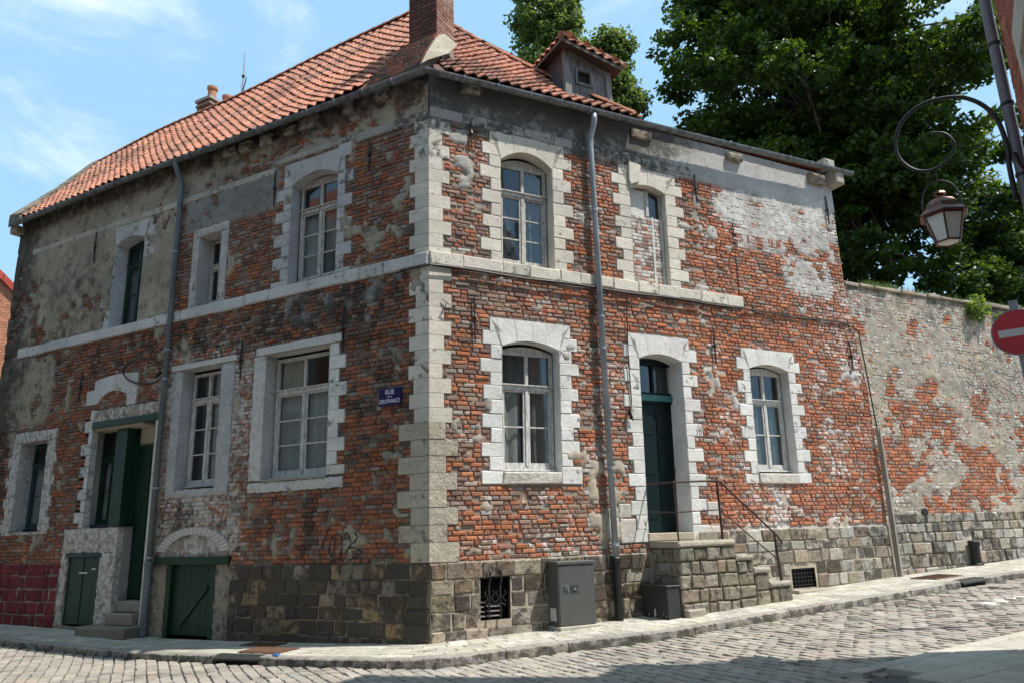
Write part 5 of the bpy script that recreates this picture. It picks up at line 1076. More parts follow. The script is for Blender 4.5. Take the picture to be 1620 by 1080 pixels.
for i in range(44):
    z = rr2.uniform(13, 25); w_ = 1.15 - .25 * abs(z - 20) / 5; th = rr2.uniform(0, 6.28); lob.append(((3.15 + math.cos(th) * w_ * .6, 15.2 + math.sin(th) * w_ * .6, z), (.8, .8, .75)))
tree('poplar_tree', (3.15, 15.2, 0), 'pale green poplar top rising behind the dormer, left of it and taller', lob, ([(3.15, 15.2, 0), (3.15, 15.2, 12), (3.15, 15.2, 18), (3.15, 15.2, 24)], [.3, .22, .14, .04]), M_LEAF2, 42000, .17, 'poplars behind the roof', limb=.04)
lob = []
for i in range(30):
    z = rr2.uniform(11, 20.2); w_ = .95 * (1 - max(0, (z - 17.5)) / 3.4) ; th = rr2.uniform(0, 6.28); lob.append(((5.42 + math.cos(th) * w_ * .6, 14.8 + math.sin(th) * w_ * .6, z), (.62, .62, .7)))
tree('poplar_tree', (5.42, 14.8, 0), 'narrow pointed poplar top rising behind the right side of the dormer', lob, ([(5.42, 14.8, 0), (5.42, 14.8, 10), (5.42, 14.8, 15), (5.42, 14.8, 19.5)], [.25, .18, .1, .03]), M_LEAF2, 30000, .16, 'poplars behind the roof', limb=.035)
# hedge mass and weeds on the wall top
hd_ = MB()
for k in range(70):
    u = 11.5 + (k % 35) * .42; p = RWs.p(u, 6.6 + R(.2, 3.6), -8.5 - R(0, 3)); leaves(hd_, p, 170, (.8, .8, .6), .2, up=.7)
o = hd_.build('undergrowth', M_LEAF); o['kind'] = 'stuff'; tag(o, 'dark undergrowth growing behind the top of the garden wall', 'bushes')
wd_ = MB()
for k in range(900):
    u = 10.25 + abs(rng.normal()) * .9 if k < 560 else rng.uniform(10, 16.5)
    z = topz(u) + .0; h = R(.06, .2); p = RWs.p(u, z, R(-.25, .03)); t = np.array([R(-.06, .06), R(-.06, .06), h]); s_ = RWs.U * .006
    wd_.add([p - s_, p + s_, p + t], [(0, 1, 2)], (R(.3, 1),) * 3)
o = wd_.build('wall_top_grass', M_WEED); o['kind'] = 'stuff'; tag(o, 'tufts of grass and weeds along the top of the garden wall', 'grass')
bz = MB()
for k in range(7): leaves(bz, RWs.p(14.15 + R(-.5, .75), 6.36 + R(-.25, .25), .08 + R(-.1, .1)), 120, (.22, .16, .18), .085, up=.6, ncol=.3)
tag(bz.build('ivy_bush', M_WEED), 'bright green ivy bush spilling over the garden wall beside the round sign', 'bush')
vg = MB()
for cx_, cz_ in ((14.3, 4.5), (14.9, 4.9), (13.6, 4.2), (13.9, 5.1)):
    for k in range(9):
        a = R(0, 6.28); q = [RWs.p(cx_ + R(-.4, .4), cz_ + R(-.3, .3), .03)]
        for j in range(6): a += R(-.7, .7); q.append(q[-1] + RWs.U * math.cos(a) * .14 + Z3 * math.sin(a) * .11)
        tube(vg, q, .006, 4, caps=False)
o = vg.build('dry_vines', M_PLANK); o['kind'] = 'stuff'; tag(o, 'bare grey vine stems clinging to the garden wall', 'vines')

# ------------------------------------------------------------------ ground, road, pavement
m = MB(); xs = np.concatenate([np.arange(-60, -14, 3.0), np.arange(-14, 26, .5), np.arange(26, 130, 4.0)]); ys = np.concatenate([np.arange(-60, -12, 4.0), np.arange(-12, 20, .5), np.arange(20, 130, 5.0)])
X, Y = np.meshgrid(xs, ys); Zr = road_z(X, Y) - .045
v = np.stack([X, Y, Zr], -1).reshape(-1, 3); nx = len(xs); m.add(v, [(j * nx + i, j * nx + i + 1, (j + 1) * nx + i + 1, (j + 1) * nx + i) for j in range(len(ys) - 1) for i in range(nx - 1)], (.16, .15, .13), (.1, .2, .1))
GR = m.build('ground', M_ROAD, smooth=True); GR['kind'] = 'structure'
m = MB(); m.add([RWs.p(9.75, 6.2, -.5), RWs.p(60, 8.5, -.5), RWs.p(60, 8.5, -50), RWs.p(9.75, 6.2, -50)], [(0, 1, 2, 3)]); TE = m.build('terrace', M_SOIL); TE['kind'] = 'structure'
# near pavement region test
def offR(x, y): return x * FR.N[0] + y * FR.N[1]
def uR_(x, y): return x * FR.U[0] + y * FR.U[1]
K = np.array([7.05, -3.1]); F1D = np.array([-.51, -.86]); F1N = np.array([-.86, .51])
def near_pave(x, y):
    P = np.array([x, y]); return offR(x, y) > 4.75 and (P - K) @ F1N < 2.0
# cobbles in rows across the street
setts = []; sw, sl = .14, .215
CB = [(.31, .28, .235), (.33, .29, .24), (.30, .275, .235), (.32, .295, .25), (.315, .265, .22), (.35, .315, .265), (.285, .26, .22)]
FW = lambda s: 1.06 + .3 * float(ss(.8, 3.5, s))
kerb_o = 1.0
def in_road(x, y):
    P = np.array([x, y, 0]); uR0 = P @ FR.U; oR = P @ FR.N; uL0 = P @ FL.U; oL = P @ FL.N
    if uR0 > 3.5: ok = oR > 1.44
    elif uR0 > .75: ok = oR > 1.12 + .32 * float(ss(.8, 3.5, uR0)) + .02
    elif uL0 > .75: ok = oL > 1.13
    else: ok = math.hypot(x, y) > 1.13
    return ok and not near_pave(x, y) and not (oR < 0 and uR0 > 0)
for iu in range(-75, 130):
    for io in range(-40, 50):
        u = iu * sw; o = .8 + io * sl + (sl / 2 if iu % 2 else 0); P = FR.U * u + FR.N * o; x, y = P[0], P[1]
        if u > 14 and (o > 5.5): continue
        px, py = proj((x, y, float(road_z(x, y))))
        if not (-300 < px < 2000 and py < 1200) or y > 14 or np.hypot(x - CAM[0], y - CAM[1]) < 4.5: continue
        if in_road(x, y): setts.append((x, y, px, py))
for iu in range(0, 60):      # left street continues away
    for io in range(0, 24):
        u = 2.5 + iu * sw; o = 1.2 + io * sl + (sl / 2 if iu % 2 else 0); P = FL.U * u + FL.N * o; 
        if P @ FR.U > -80 * sw: continue
RDt = MB(); setlist = []
def sett(mb, x, y):
    a = FR.U * (sw / 2 - .004) * R(.90, 1.02); b = FR.N * (sl / 2 - .003) * R(.90, 1.06); P = np.array([x, y, 0]) + FR.U * (R(-.006, .006) + .02 * math.sin(y * 1.7)) + FR.N * (R(-.02, .02) + .03 * math.sin(x * 1.3)); z = float(road_z(x, y)) + R(-.004, .004) + .012 * (float(fbm(x * .8, y * .8, 301)) - .5); tu, tv = R(-.005, .005), R(-.004, .004); ro = R(-.06, .06)
    a, b = a + b * ro * .5, b - a * ro; v = []
    for sx_, sy_ in ((-1, -1), (1, -1), (1, 1), (-1, 1)): v.append(P + a * sx_ + b * sy_ + Z3 * (z - .05))
    for sx_, sy_ in ((-1, -1), (1, -1), (1, 1), (-1, 1)): v.append(P + a * sx_ + b * sy_ + Z3 * (z - .009))
    for sx_, sy_ in ((-1, -1), (1, -1), (1, 1), (-1, 1)): v.append(P + a * sx_ * R(.88, .95) + b * sy_ * R(.92, .97) + Z3 * (z + tu * sx_ + tv * sy_))
    F = [(8, 9, 10, 11)]
    for i in range(4): k = (i + 1) % 4; F += [(4 + i, 4 + k, 8 + k, 8 + i), (i, k, 4 + k, 4 + i)]
    uu = x * FR.U[0] + y * FR.U[1]; oo = offR(x, y); wv = .75 if (7.6 < uu < 8.7 and 2.75 < oo + .1 * (uu - 8) < 3.1) else .06
    mb.add(v, F, jc(random.choice(CB), .09), (wv, .1 + .45 * float(ss(.45, .7, fbm(uu * .55, oo * .9, 203))), .05 + (.35 * max(0, 1 - abs(oo - 1.3) / .35) if uu > 0 else 0)))
inview = lambda s: -10 < s[2] < 1630 and s[3] < 1090
setts.sort(key=lambda s: (not inview(s), math.hypot(s[0] - CAM[0], s[1] - CAM[1])))
m = MB(); m.add([(-40, -40, -.6), (-39, -40, -.6), (-39, -39, -.6)], [(0, 1, 2)]); 
rb = MB(); X2 = np.arange(-12, 22, .5); Y2 = np.arange(-9, 14, .5)
V = []; 
XX, YY = np.meshgrid(X2, Y2); rb.add(np.stack([XX, YY, road_z(XX, YY) - .022], -1).reshape(-1, 3), [(j * len(X2) + i, j * len(X2) + i + 1, (j + 1) * len(X2) + i + 1, (j + 1) * len(X2) + i) for j in range(len(Y2) - 1) for i in range(len(X2) - 1)], (.13, .12, .10), (0, .2, .15))
ROAD = rb.build('road', M_ROAD, smooth=True); ROAD['kind'] = 'structure'
for i, s_ in enumerate(setts):
    if i < 300: m = MB(); sett(m, s_[0], s_[1]); m.build('cobblestone', M_SETT, ROAD)
    else: sett(RDt, s_[0], s_[1])
RDt.build('cobbles', M_SETT, ROAD, kind='stuff')
# pavement along the house
pm = MB(); S_ = np.arange(-14, 24, .25); v = []
for s in S_:
    for o in (-.02, .35, .7, .99): v.append(pvpt(s, o, -.012))
pm.add(v, [(i * 4 + j, i * 4 + j + 1, (i + 1) * 4 + j + 1, (i + 1) * 4 + j) for i in range(len(S_) - 1) for j in range(3)], (.26, .27, .17), (.1, .2, .35))
PV = pm.build('pavement', M_MORTAR, smooth=True); PV['kind'] = 'structure'
PC = [(.40, .375, .31), (.44, .41, .34), (.37, .345, .29), (.46, .43, .37), (.42, .40, .31)]
pl = []
for row in range(5):
    o0, o1 = row * .192, row * .192 + .188; s = -13.8 + (.15 if row % 2 else 0)
    while s < 20:
        ln = R(.22, .30); pl.append((s, s + ln, o0, o1)); s += ln
pl.sort(key=lambda t: np.linalg.norm(pvpt((t[0] + t[1]) / 2, .5) - CAM)); pmass = MB()
for i, (a, b, c, d) in enumerate(pl):
    g = .007; dz = R(-.003, .003); v = []
    for s, o in ((a, c), (b, c), (b, d), (a, d)): v.append(pvpt(s, o, -.03))
    for s, o in ((a + g, c + g), (b - g, c + g), (b - g, d - g), (a + g, d - g)): v.append(pvpt(s, o, -.004 + dz))
    for s, o in ((a + 2 * g, c + 2 * g), (b - 2 * g, c + 2 * g), (b - 2 * g, d - 2 * g), (a + 2 * g, d - 2 * g)): v.append(pvpt(s, o, .003 + dz))
    F = [(8, 9, 10, 11)]
    for q in range(4): k = (q + 1) % 4; F += [(4 + q, 4 + k, 8 + k, 8 + q), (q, k, 4 + k, 4 + q)]
    tgt = MB() if i < 300 else pmass; tgt.add(v, F, jc(random.choice(PC), .1), (.1, .12 + (.25 if c > .7 else 0), .12 + R(0, .3)))
    if i < 300: tgt.build('paving_stone', M_STONE, PV)
pmass.build('paving', M_STONE, PV, kind='stuff')
# kerb
DR = [(-2.95, -2.05), (9.55, 10.25)]
s = -14.0; kb = []
while s < 24:
    e = s + R(.75, 1.1)
    for a, b in DR:
        if s < a < e: e = a
        if a <= s < b: s = b; e = s + R(.7, 1)
    kb.append((s, e)); s = e
for a, b in kb:
    m = MB(); n = 5; v = []
    for i in range(n + 1):
        q = a + .006 + (b - a - .012) * i / n; o1 = .985; w_ = .13 / (1.0 + .3 * float(ss(.8, 3.5, q)))
        A1 = pvpt(q, o1); A2_ = pvpt(q, o1 + w_ * .8); A3 = pvpt(q, o1 + w_); zz = A1[2]; rz = float(road_z(A3[0], A3[1])) - .06; jz = R(-.004, .004)
        A1[2] = zz + .004; A2_[2] = zz + .002 + jz; A3[2] = zz - .022 + jz; A4 = A3.copy(); A4 = A4 + (A3 - A1) * .12; A4[2] = rz; A0 = A1.copy(); A0[2] = zz - .08; v += [A0, A1, A2_, A3, A4]
    mk = [(.1, .25, .1), (.15, .25, .15), (.15, .3, .2), (.05, .6, .3), (0, .7, .85)] * (n + 1)
    F = [(i * 5 + j, i * 5 + j + 1, (i + 1) * 5 + j + 1, (i + 1) * 5 + j) for i in range(n) for j in range(4)] + [(0, 1, 2, 3, 4), tuple(n * 5 + j for j in range(5))]
    m.add(v, F, jc((.33, .30, .26), .12), mk); m.build('kerb_stone', M_ROCK, PV, smooth=False)
for i, (a, b) in enumerate(DR):
    m = MB(); v = []; n = 8
    for k in range(n + 1):
        q = a + .01 + (b - a - .02) * k / n; o1 = .96; A1 = pvpt(q, o1); A2_ = pvpt(q, o1 + .07); A3 = pvpt(q, 1.12); lift = .035 * math.sin(math.pi * k / n)
        B1 = A1.copy(); B1[2] += .008; B2 = A2_.copy(); B2[2] += .004; B3 = A3.copy(); B3[2] = B3[2] - .035 ; B4 = B3.copy(); B4[2] -= .03 + .0 - lift * .3; v += [B1, B2, B3, B4]
    F = [(k * 4 + j, k * 4 + j + 1, (k + 1) * 4 + j + 1, (k + 1) * 4 + j) for k in range(n) for j in range(3)]; m.add(v, F)
    dr_ = m.build('storm_drain', M_CABD); tag(dr_, ('dark metal kerb inlet in shade before the left street front' if i == 0 else 'dark metal kerb inlet in the sunlit kerb before the garden wall'), 'drain')
    m = MB(); P0, P1 = pvpt(a + .05, 1.05), pvpt(b - .05, 1.05); z0_ = float(road_z(P0[0], P0[1])) - .02; z1_ = float(road_z(P1[0], P1[1])) - .02; v = [P0.copy(), P1.copy(), P1.copy(), P0.copy()]; v[0][2] = z0_; v[1][2] = z1_; v[2][2] -= .03; v[3][2] -= .03; m.add(v, [(0, 1, 2, 3)]); m.build('opening', M_DARK, dr_)
def cover(s0, s1, o0, o1, mat, label, nb=9):
    m = MB(); v = [pvpt(s0, o0, .004), pvpt(s1, o0, .004), pvpt(s1, o1, .004), pvpt(s0, o1, .004)]; m.add(v + [p + Z3 * .012 for p in v], [(4, 5, 6, 7), (0, 1, 5, 4), (1, 2, 6, 5), (2, 3, 7, 6), (3, 0, 4, 7)]); o = m.build('drain_cover', mat); tag(o, label, 'drain cover')
    m = MB()
    for k in range(nb):
        q = s0 + (s1 - s0) * (k + .5) / nb; v = [pvpt(q - .012, o0 + .03, .0175), pvpt(q + .012, o0 + .03, .0175), pvpt(q + .012, o1 - .03, .0175), pvpt(q - .012, o1 - .03, .0175)]; m.add(v + [p + Z3 * .006 for p in v], [(4, 5, 6, 7), (0, 1, 5, 4), (1, 2, 6, 5), (2, 3, 7, 6), (3, 0, 4, 7)])
    m.build('rib', mat, o)
cover(-2.7, -1.9, .48, .9, M_RUSTM, 'brown ribbed metal cover in the shaded pavement behind the left kerb inlet', 16); cover(-3.2, -2.5, .12, .42, M_RUSTM, 'rusty square cover in the shaded pavement close to the green cellar hatch'); cover(9.5, 10.3, .35, .75, M_RUSTM, 'rusty brown square cover in the sunlit pavement before the garden wall')
m = MB(); q = pvpt(-1.75, 1.02, .012); box(m, Fr(FL.U, FL.N, q), 0, .1, 0, .02, .0, .05); tag(m.build('litter', M_BLUEP), 'small scrap of bright blue litter lying on the kerb', 'litter')
# near pavement (other side of the street)
m = MB(); npv = root('near_pavement', (6, -3.5, float(road_z(6, -3.5))), 'x', 'x'); del npv['label']; del npv['category']; npv['kind'] = 'structure'
fl = []
for i in range(-6, 30):
    for j in range(0, 12):
        u = 2.3 + i * .5 + (.25 if j % 2 else 0); o = 4.95 + j * .42; P = FR.U * u + FR.N * o; Q = FR.U * (u + .5) + FR.N * (o + .42)
        if (P[:2] - K) @ F1N > 2.0 or (Q[:2] - K) @ F1N < -6: continue
        if ((P + Q)[:2] / 2 - K) @ F1N < -.1 and ((P + Q)[:2] / 2 - K) @ F1D > -.2: continue
        fl.append((u, o, .5, .42))
for k in range(30): fl.append((1.9 + k * .6, 4.77, .6, .175))
for (u, o, du, do) in fl:
    g = .005; v = []; P = FR.U * (u + du / 2) + FR.N * (o + do / 2)
    if (P[:2] - K) @ F1N > 2.05: continue
    zz = [float(road_z(*(FR.U * (u + a) + FR.N * (o + b))[:2])) + .035 for a, b in ((0, 0), (du, 0), (du, do), (0, do))]; cr_ = [(g, g), (du - g, g), (du - g, do - g), (g, do - g)]; dz = R(-.003, .003)
    for (a, b), z_ in zip(cr_, zz): q = FR.U * (u + a) + FR.N * (o + b); q[2] = z_ - .1; v.append(q)
    for (a, b), z_ in zip(cr_, zz): q = FR.U * (u + a) + FR.N * (o + b); q[2] = z_ - .006 + dz; v.append(q)
    for (a, b), z_ in zip([(3 * g, 3 * g), (du - 3 * g, 3 * g), (du - 3 * g, do - 3 * g), (3 * g, do - 3 * g)], zz): q = FR.U * (u + a) + FR.N * (o + b); q[2] = z_ + dz; v.append(q)
    F = [(8, 9, 10, 11)]
    for i in range(4): k = (i + 1) % 4; F += [(4 + i, 4 + k, 8 + k, 8 + i), (i, k, 4 + k, 4 + i)]
    m = MB(); m.add(v, F, jc((.44, .41, .34), .08), (.1, .15, .1)); m.build('flagstone', M_STONE, npv)

# ------------------------------------------------------------------ building at the right, lantern, sign
KZ = float(road_z(K[0], K[1])) ; KS = K + np.array([.13, -.08]); F1 = Fr((*F1D, 0), (*F1N, 0), (KS[0], KS[1], 0)); F2 = Fr((.86, -.51, 0), (.51, .86, 0), (KS[0], KS[1], 0))
NB = root('neighbour_house', (K[0], K[1], KZ), 'brick house at the right edge with pale window surround, seen almost edge-on', 'house')
m = MB(); HE = 8.85
m.add([F1.p(.0, KZ, -.012), F1.p(16, KZ, -.012), F1.p(16, HE, -.012), F1.p(0, HE, -.012), F1.p(0, KZ, -8), F1.p(16, KZ, -8), F1.p(16, HE, -8), F1.p(0, HE, -8)], BOXF, (.34, .28, .23), (.3, .2, 0)); m.build('wall', M_MORTAR, NB)
m = MB(); rz = 13.2; m.add([F1.p(-.2, HE, .2), F1.p(16.2, HE, .2), F1.p(16.2, HE, -8.2), F1.p(-.2, HE, -8.2), F1.p(2.6, rz, -2.6), F1.p(14, rz, -2.6)], [(0, 1, 5, 4), (1, 2, 5), (2, 3, 4, 5), (3, 0, 4), (0, 3, 2, 1)], (.4, .15, .08)); m.build('roof', M_TILE, NB)
m = MB(); box(m, F1, .45, 1.9, 8.8, 14.9, -.3, -1.3, (.30, .14, .10)); m.build('chimney', M_BRICK, NB)  # unseen stack, added to stretch the foreground shadow to the left
bl = []; WB = [(1.0, 2.55, 3.6, 6.40)]; brickwork(F1, None, .02, lambda z: 4.6, 3.2, 8.6, WB, bl); nbm = MB(); bl.sort(key=lambda t: t[1] + abs(t[3] - 5.5))
for i, (fr, a, b, c, d) in enumerate(bl):
    ar = (fr, a, b, c, d, R(-.002, .004), -.03, .006, .003, jc(random.choice([(.36, .13, .08), (.28, .10, .07), (.40, .17, .11), (.30, .14, .11)]), .15), (.3, .1, 0))
    if i < 300: m = MB(); stone(m, *ar); m.build('brick', M_BRICK, NB)
    else: stone(nbm, *ar)
nbm.build('brickwork', M_BRICK, NB, kind='stuff')
bl = []; brickwork(F2, None, .0, lambda z: 8, 0.0, 9.4, [(.0, 8, -1, .3)], bl); m = MB()
for (fr, a, b, c, d) in bl: stone(m, fr, a, b, c, d, .003, -.03, .006, .003, jc((.34, .13, .085), .2), (.3, .1, 0))
m.build('brickwork', M_BRICK, NB, kind='stuff')
m = MB(); c_ = (.50, .47, .40)
for a, b, c, d, e in ((1.0, 2.55, 6.02, 6.40, .03), (1.0, 1.22, 3.6, 6.018, .03), (2.33, 2.55, 3.6, 6.018, .03), (1.22, 2.33, 3.6, 3.8, .05)): stone(m, F1, a, b, c, d, e, -.02, .01, .002, c_, (.2, .2, 0))
wn = m.build('window', M_STONE, NB); m = MB(); box(m, F1, 1.22, 2.33, 3.8, 6.02, .0, -.005, (.46, .43, .36)); m.build('shutter', M_BLIND, wn)
m = MB(); box(m, F1, 1.30, 1.34, 3.85, 5.95, .012, .0005); box(m, F1, 2.2, 2.24, 3.85, 5.95, .012, .0005); box(m, F1, 1.74, 1.78, 3.85, 5.95, .012, .0005); m.build('shutter_batten', M_BLIND, wn)
m = MB(); tube(m, [F1.p(-.03, z, .085) for z in (9.6, 7, 5.6, 4.2, .2)], .062, 12); dpn = m.build('downpipe', plain('grey_painted_pipe', (.15, .14, .15), .55, .1, .2, 4), NB, smooth=True)
for z in (7.6, 6.9, 6.1, 5.2): m = MB(); lathe(m, F1.p(-.03, z, .085), [(.06, -.02), (.072, -.018), (.072, .018), (.06, .02)], 12); m.build('collar', M_IRON, dpn)
cbl = MB()
for k in range(5):
    o_ = .05 + .02 * k; tube(cbl, [F1.p(-.05 + .03 * k, 5.45, o_), F1.p(-.02 - .03 * math.sin(k), 5.2, .06), F1.p(.02 * k - .05, 4.95, .05 + .02 * (k % 2)), F1.p(.03, 4.7, .05), F1.p(-.04 + .03 * k, 4.3, .05), F1.p(.02, 3.2, .05)], .018, 6)
    tube(cbl, [F1.p(.0, 4.9 - .05 * k, .06), F1.p(.3, 4.8 - .08 * k, .05), F1.p(.9, 4.9 - .06 * k, .04), F1.p(4, 5.0 - .06 * k, .04)], .016, 6)
tag(cbl.build('cable_bundle', M_IRON), 'thick tangle of black cables on the corner of the right hand house', 'cable')
LM = root('street_lantern', tuple(F1.p(.1, 4.9, 0)), 'hexagonal copper topped street lantern hanging from a black scroll bracket', 'street lamp')
AF = Fr((*F1N, 0), (*(-F1D), 0), (K[0], K[1], 0)); AF = Fr((-.86, .51, 0), (.51, .86, 0), (K[0], K[1], 0))
sp_ = [(0.04, 4.9), (0.04, 5.31), (0.02, 5.5), (0.03, 5.74), (0.06, 5.92), (0.12, 6.08), (0.22, 6.22), (0.36, 6.33), (0.52, 6.38), (0.7, 6.39), (0.87, 6.34), (1.02, 6.22), (1.11, 6.04), (1.13, 5.84), (1.08, 5.68), (0.97, 5.55), (0.83, 5.5), (0.69, 5.53), (0.58, 5.63), (0.52, 5.75), (0.55, 5.86), (0.62, 5.94), (0.75, 5.98)]
def cr(p, n=5):
    o = []
    for i in range(len(p) - 1):
        a = np.array(p[max(i - 1, 0)]); b = np.array(p[i]); c = np.array(p[i + 1]); d = np.array(p[min(i + 2, len(p) - 1)])
        for k in range(n): t = k / n; o.append(.5 * (2 * b + (c - a) * t + (2 * a - 5 * b + 4 * c - d) * t * t + (3 * b - a - 3 * c + d) * t ** 3))
    o.append(np.array(p[-1])); return o
q = cr(sp_); m = MB(); tube(m, [AF.p(a, b, .0) for a, b in q], [.030 - .016 * i / len(q) for i in range(len(q))], 10); m.build('scroll_bracket', M_IRON, LM, smooth=True)
LU = .765; m = MB(); tube(m, [AF.p(LU, 5.50, 0), AF.p(LU, 5.35, 0)], .008, 6)
tube(m, [AF.p(LU + x_, z_, 0) for x_, z_ in cr([(.20, 4.93), (.195, 5.12), (.13, 5.28), (0, 5.345), (-.13, 5.28), (-.195, 5.12), (-.20, 4.93)])], .011, 6); m.build('hoop', M_IRON, LM)
LC = AF.p(LU, 0, 0)
def hexring(r, z, rot=0): return [np.array([LC[0] + r * math.cos(rot + math.pi * k / 3), LC[1] + r * math.sin(rot + math.pi * k / 3), z]) for k in range(6)]
m = MB(); prof = [(.275, 4.885), (.285, 4.90), (.21, 4.965), (.185, 5.03), (.13, 5.09), (.07, 5.12), (.03, 5.13), (.035, 5.16), (.075, 5.17), (.06, 5.20), (.0, 5.215)]
v = []; 
for r, z in prof: v += hexring(max(r, .002), z)
m.add(v, [(i * 6 + k, i * 6 + (k + 1) % 6, (i + 1) * 6 + (k + 1) % 6, (i + 1) * 6 + k) for i in range(len(prof) - 1) for k in range(6)] + [tuple(range(6))]); m.build('lantern_cap', M_COPPER, LM)
rt_, rb_ = .225, .135; zt_, zb_ = 4.88, 4.565; T = hexring(rt_, zt_); Bm = hexring(rb_, zb_); m = MB()
for k in range(6): tube(m, [T[k], Bm[k]], .011, 6); tube(m, [T[k], T[(k + 1) % 6]], .012, 6); tube(m, [Bm[k], Bm[(k + 1) % 6]], .012, 6)
m.build('lantern_frame', M_COPPER, LM)
for k in range(6):
    m = MB(); a, b = k, (k + 1) % 6; i_ = .985; c = [np.array([LC[0], LC[1], p[2]]) + (p - np.array([LC[0], LC[1], p[2]])) * i_ for p in (T[a], T[b], Bm[b], Bm[a])]; m.add(c, [(0, 1, 2, 3)]); m.build('lantern_pane', M_LAMPG, LM)
m = MB(); v = hexring(rb_ * .97, zb_ + .004) + hexring(rb_ * .5, zb_ - .02); m.add(v, [(k, (k + 1) % 6, 6 + (k + 1) % 6, 6 + k) for k in range(6)] + [tuple(range(6, 12))]); m.build('lantern_glass_base', M_LAMPG, LM)

# no entry sign
SP = np.array([7.95, -1.34, 3.80]); fd = np.array([-.60, -.80]); fd /= np.linalg.norm(fd); SFr = Fr((-fd[1], fd[0], 0), (fd[0], fd[1], 0), (SP[0], SP[1], 0)); SFr.U = -SFr.U if SFr.U[0] < 0 else SFr.U
NS = root('no_entry_sign', (SP[0], SP[1], float(road_z(SP[0], SP[1]))), 'round red no entry sign with a white bar on a grey post', 'sign')
def disc(r, o0, o1, mat, name, n=40): m = MB(); poly(m, SFr, [(r * math.cos(2 * math.pi * k / n), SP[2] + r * math.sin(2 * math.pi * k / n)) for k in range(n)], o1, o0); return m.build(name, mat, NS)
disc(.312, -.012, .0, M_SGREY, 'plate'); disc(.296, .0005, .003, M_RED, 'red_face'); m = MB(); box(m, SFr, -.225, .225, SP[2] - .05, SP[2] + .05, .0035, .0055); m.build('white_bar', M_SWHITE, NS)
m = MB(); box(m, SFr, -.05, .05, float(road_z(7.9, -1.3)), SP[2] + .44, -.02, -.07); m.build('post', M_SGREY, NS)
m = MB(); box(m, SFr, -.10, .10, SP[2] + .12, SP[2] + .15, -.0125, -.02); box(m, SFr, -.10, .10, SP[2] - .15, SP[2] - .12, -.0125, -.02); m.build('clamp', M_ZINC, NS)
# bollard at the left edge
bo = MB(); P = FL.p(10.15, 0, .60); P[2] = -.08; lathe(bo, P, [(.05, 0), (.05, .66), (.058, .67), (.058, .72), (.045, .76), (.0, .78)], 12); tag(bo.build('bollard', M_IRON), 'slim dark bollard before the red painted stones at the left edge', 'bollard')

# far house at the left
HF = root('gabled_house', (-16.9, 13.2, -.1), 'distant orange brick gabled house with a red verge at the left edge', 'house')
d0 = np.array([-16.0, 13.5]); fu = np.array([.8, .6]); fn = np.array([.6, -.8]); FG = Fr((fu[0], fu[1], 0), (fn[0], fn[1], 0), (d0[0], d0[1], 0))
m = MB(); poly(m, FG, [(-7.5, -.2), (3.2, -.2), (3.2, 7.2), (-2.15, 12.2), (-7.5, 7.2)], -.02, -9, (.50, .40, .32), (.3, .1, 0)); m.build('wall', M_MORTAR, HF)
m = MB(); z = 6.0
while z < 12.0:
    half = min(5.3, (12.2 - z) * 1.07 - .1); u = -2.15 + max(-half, -2.5); e_ = -2.15 + half; k = int(round(z / .075)) % 2
    while u < e_: 
        ln = .21; stone(m, FG, u + k * .05, u + k * .05 + ln - .012, z, z + .062, .0, -.03, .004, .002, jc((.52, .24, .14), .15), (.15, .05, 0)); u += ln
    z += .075
m.build('brickwork', M_BRICK, HF, kind='stuff')
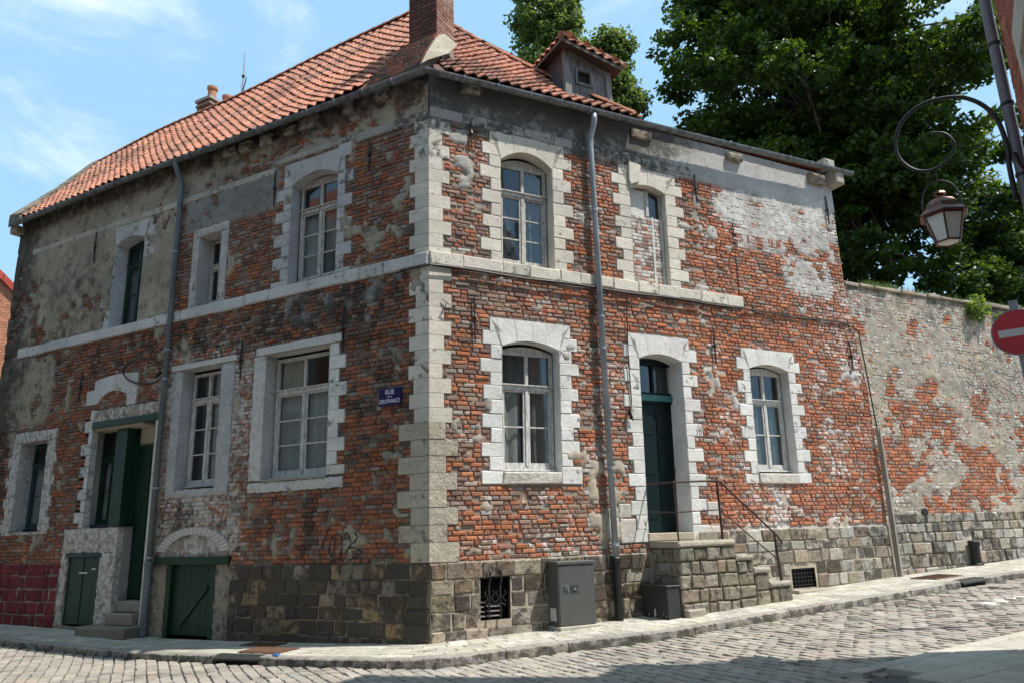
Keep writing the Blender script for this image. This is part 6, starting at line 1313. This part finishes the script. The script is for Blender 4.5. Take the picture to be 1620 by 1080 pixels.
for i in range(12):
    a0, a1 = i / 12, (i + 1) / 12 + .01; m = MB(); p = lambda t, w_: (-2.15 + 5.6 * t, 12.35 - 5.24 * t + w_); poly(m, FG, [p(a0, 0), p(a1, 0), p(a1, -.28), p(a0, -.28)], .14, -.3, jc((.42, .07, .045), .1), (0, .1, 0)); m.build('verge_tile', M_TILE, HF)
m = MB(); m.add([FG.p(-2.15, 12.35, .1), FG.p(3.45, 7.11, .1), FG.p(3.45, 7.11, -9.2), FG.p(-2.15, 12.35, -9.2), FG.p(-7.75, 7.11, .1), FG.p(-7.75, 7.11, -9.2)], [(0, 1, 2, 3), (0, 3, 5, 4)], (.4, .12, .07)); m.build('roof', M_TILE, HF)

# houses across the left street, behind the camera (unseen; mirrored in the window panes, made tall to darken the left front)
OH = ((-1.0, 6.2, 10.6, (.34, .29, .22), 'cream rendered house across the left street, mirrored in the shaded windows'), (6.2, 13.4, 12.5, (.22, .12, .085), 'brown brick house across the left street, between a cream and a grey house'), (13.4, 22.0, 14.2, (.27, .255, .225), 'grey rendered house across the left street, the tallest'), (22.0, 31.0, 13.0, (.26, .20, .155), 'sandy brick house at the far end of the left street'))
for a, b, h, c, lb in OH:
    OF = 11.8; F_ = Fr(FL.U, -FL.N, FL.p(0, 0, OF)); r_ = root('opposite_house', tuple(FL.p((a + b) / 2, -.2, OF + 3)), lb, 'house', 'houses across the left street')
    m = MB(); box(m, F_, a + .01, b - .01, -.4, h, 0, -7, c, (0, .1, 0)); m.build('wall', M_MORTAR, r_)
    m = MB(); m.add([F_.p(a, h, .3), F_.p(b, h, .3), F_.p(b, h + 3.2, -3.5), F_.p(a, h + 3.2, -3.5), F_.p(a, h, -7.2), F_.p(b, h, -7.2)], [(0, 1, 2, 3), (3, 2, 5, 4), (0, 3, 4), (1, 5, 2)], (.38, .15, .09)); m.build('roof', M_TILE, r_)
    n_ = int((b - a) / 2.2)
    for i in range(n_):
        for z in (1.0, 4.4, 7.2):
            u = a + (b - a) * (i + .5) / n_; m = MB(); box(m, F_, u - .55, u + .55, z, z + 1.9, .03, -.05); wq = m.build('window', M_WPAINT, r_)
            m = MB(); box(m, F_, u - .48, u - .03, z + .07, z + 1.83, .034, .032); box(m, F_, u + .03, u + .48, z + .07, z + 1.83, .034, .032); m.build('pane', M_DARK, wq)
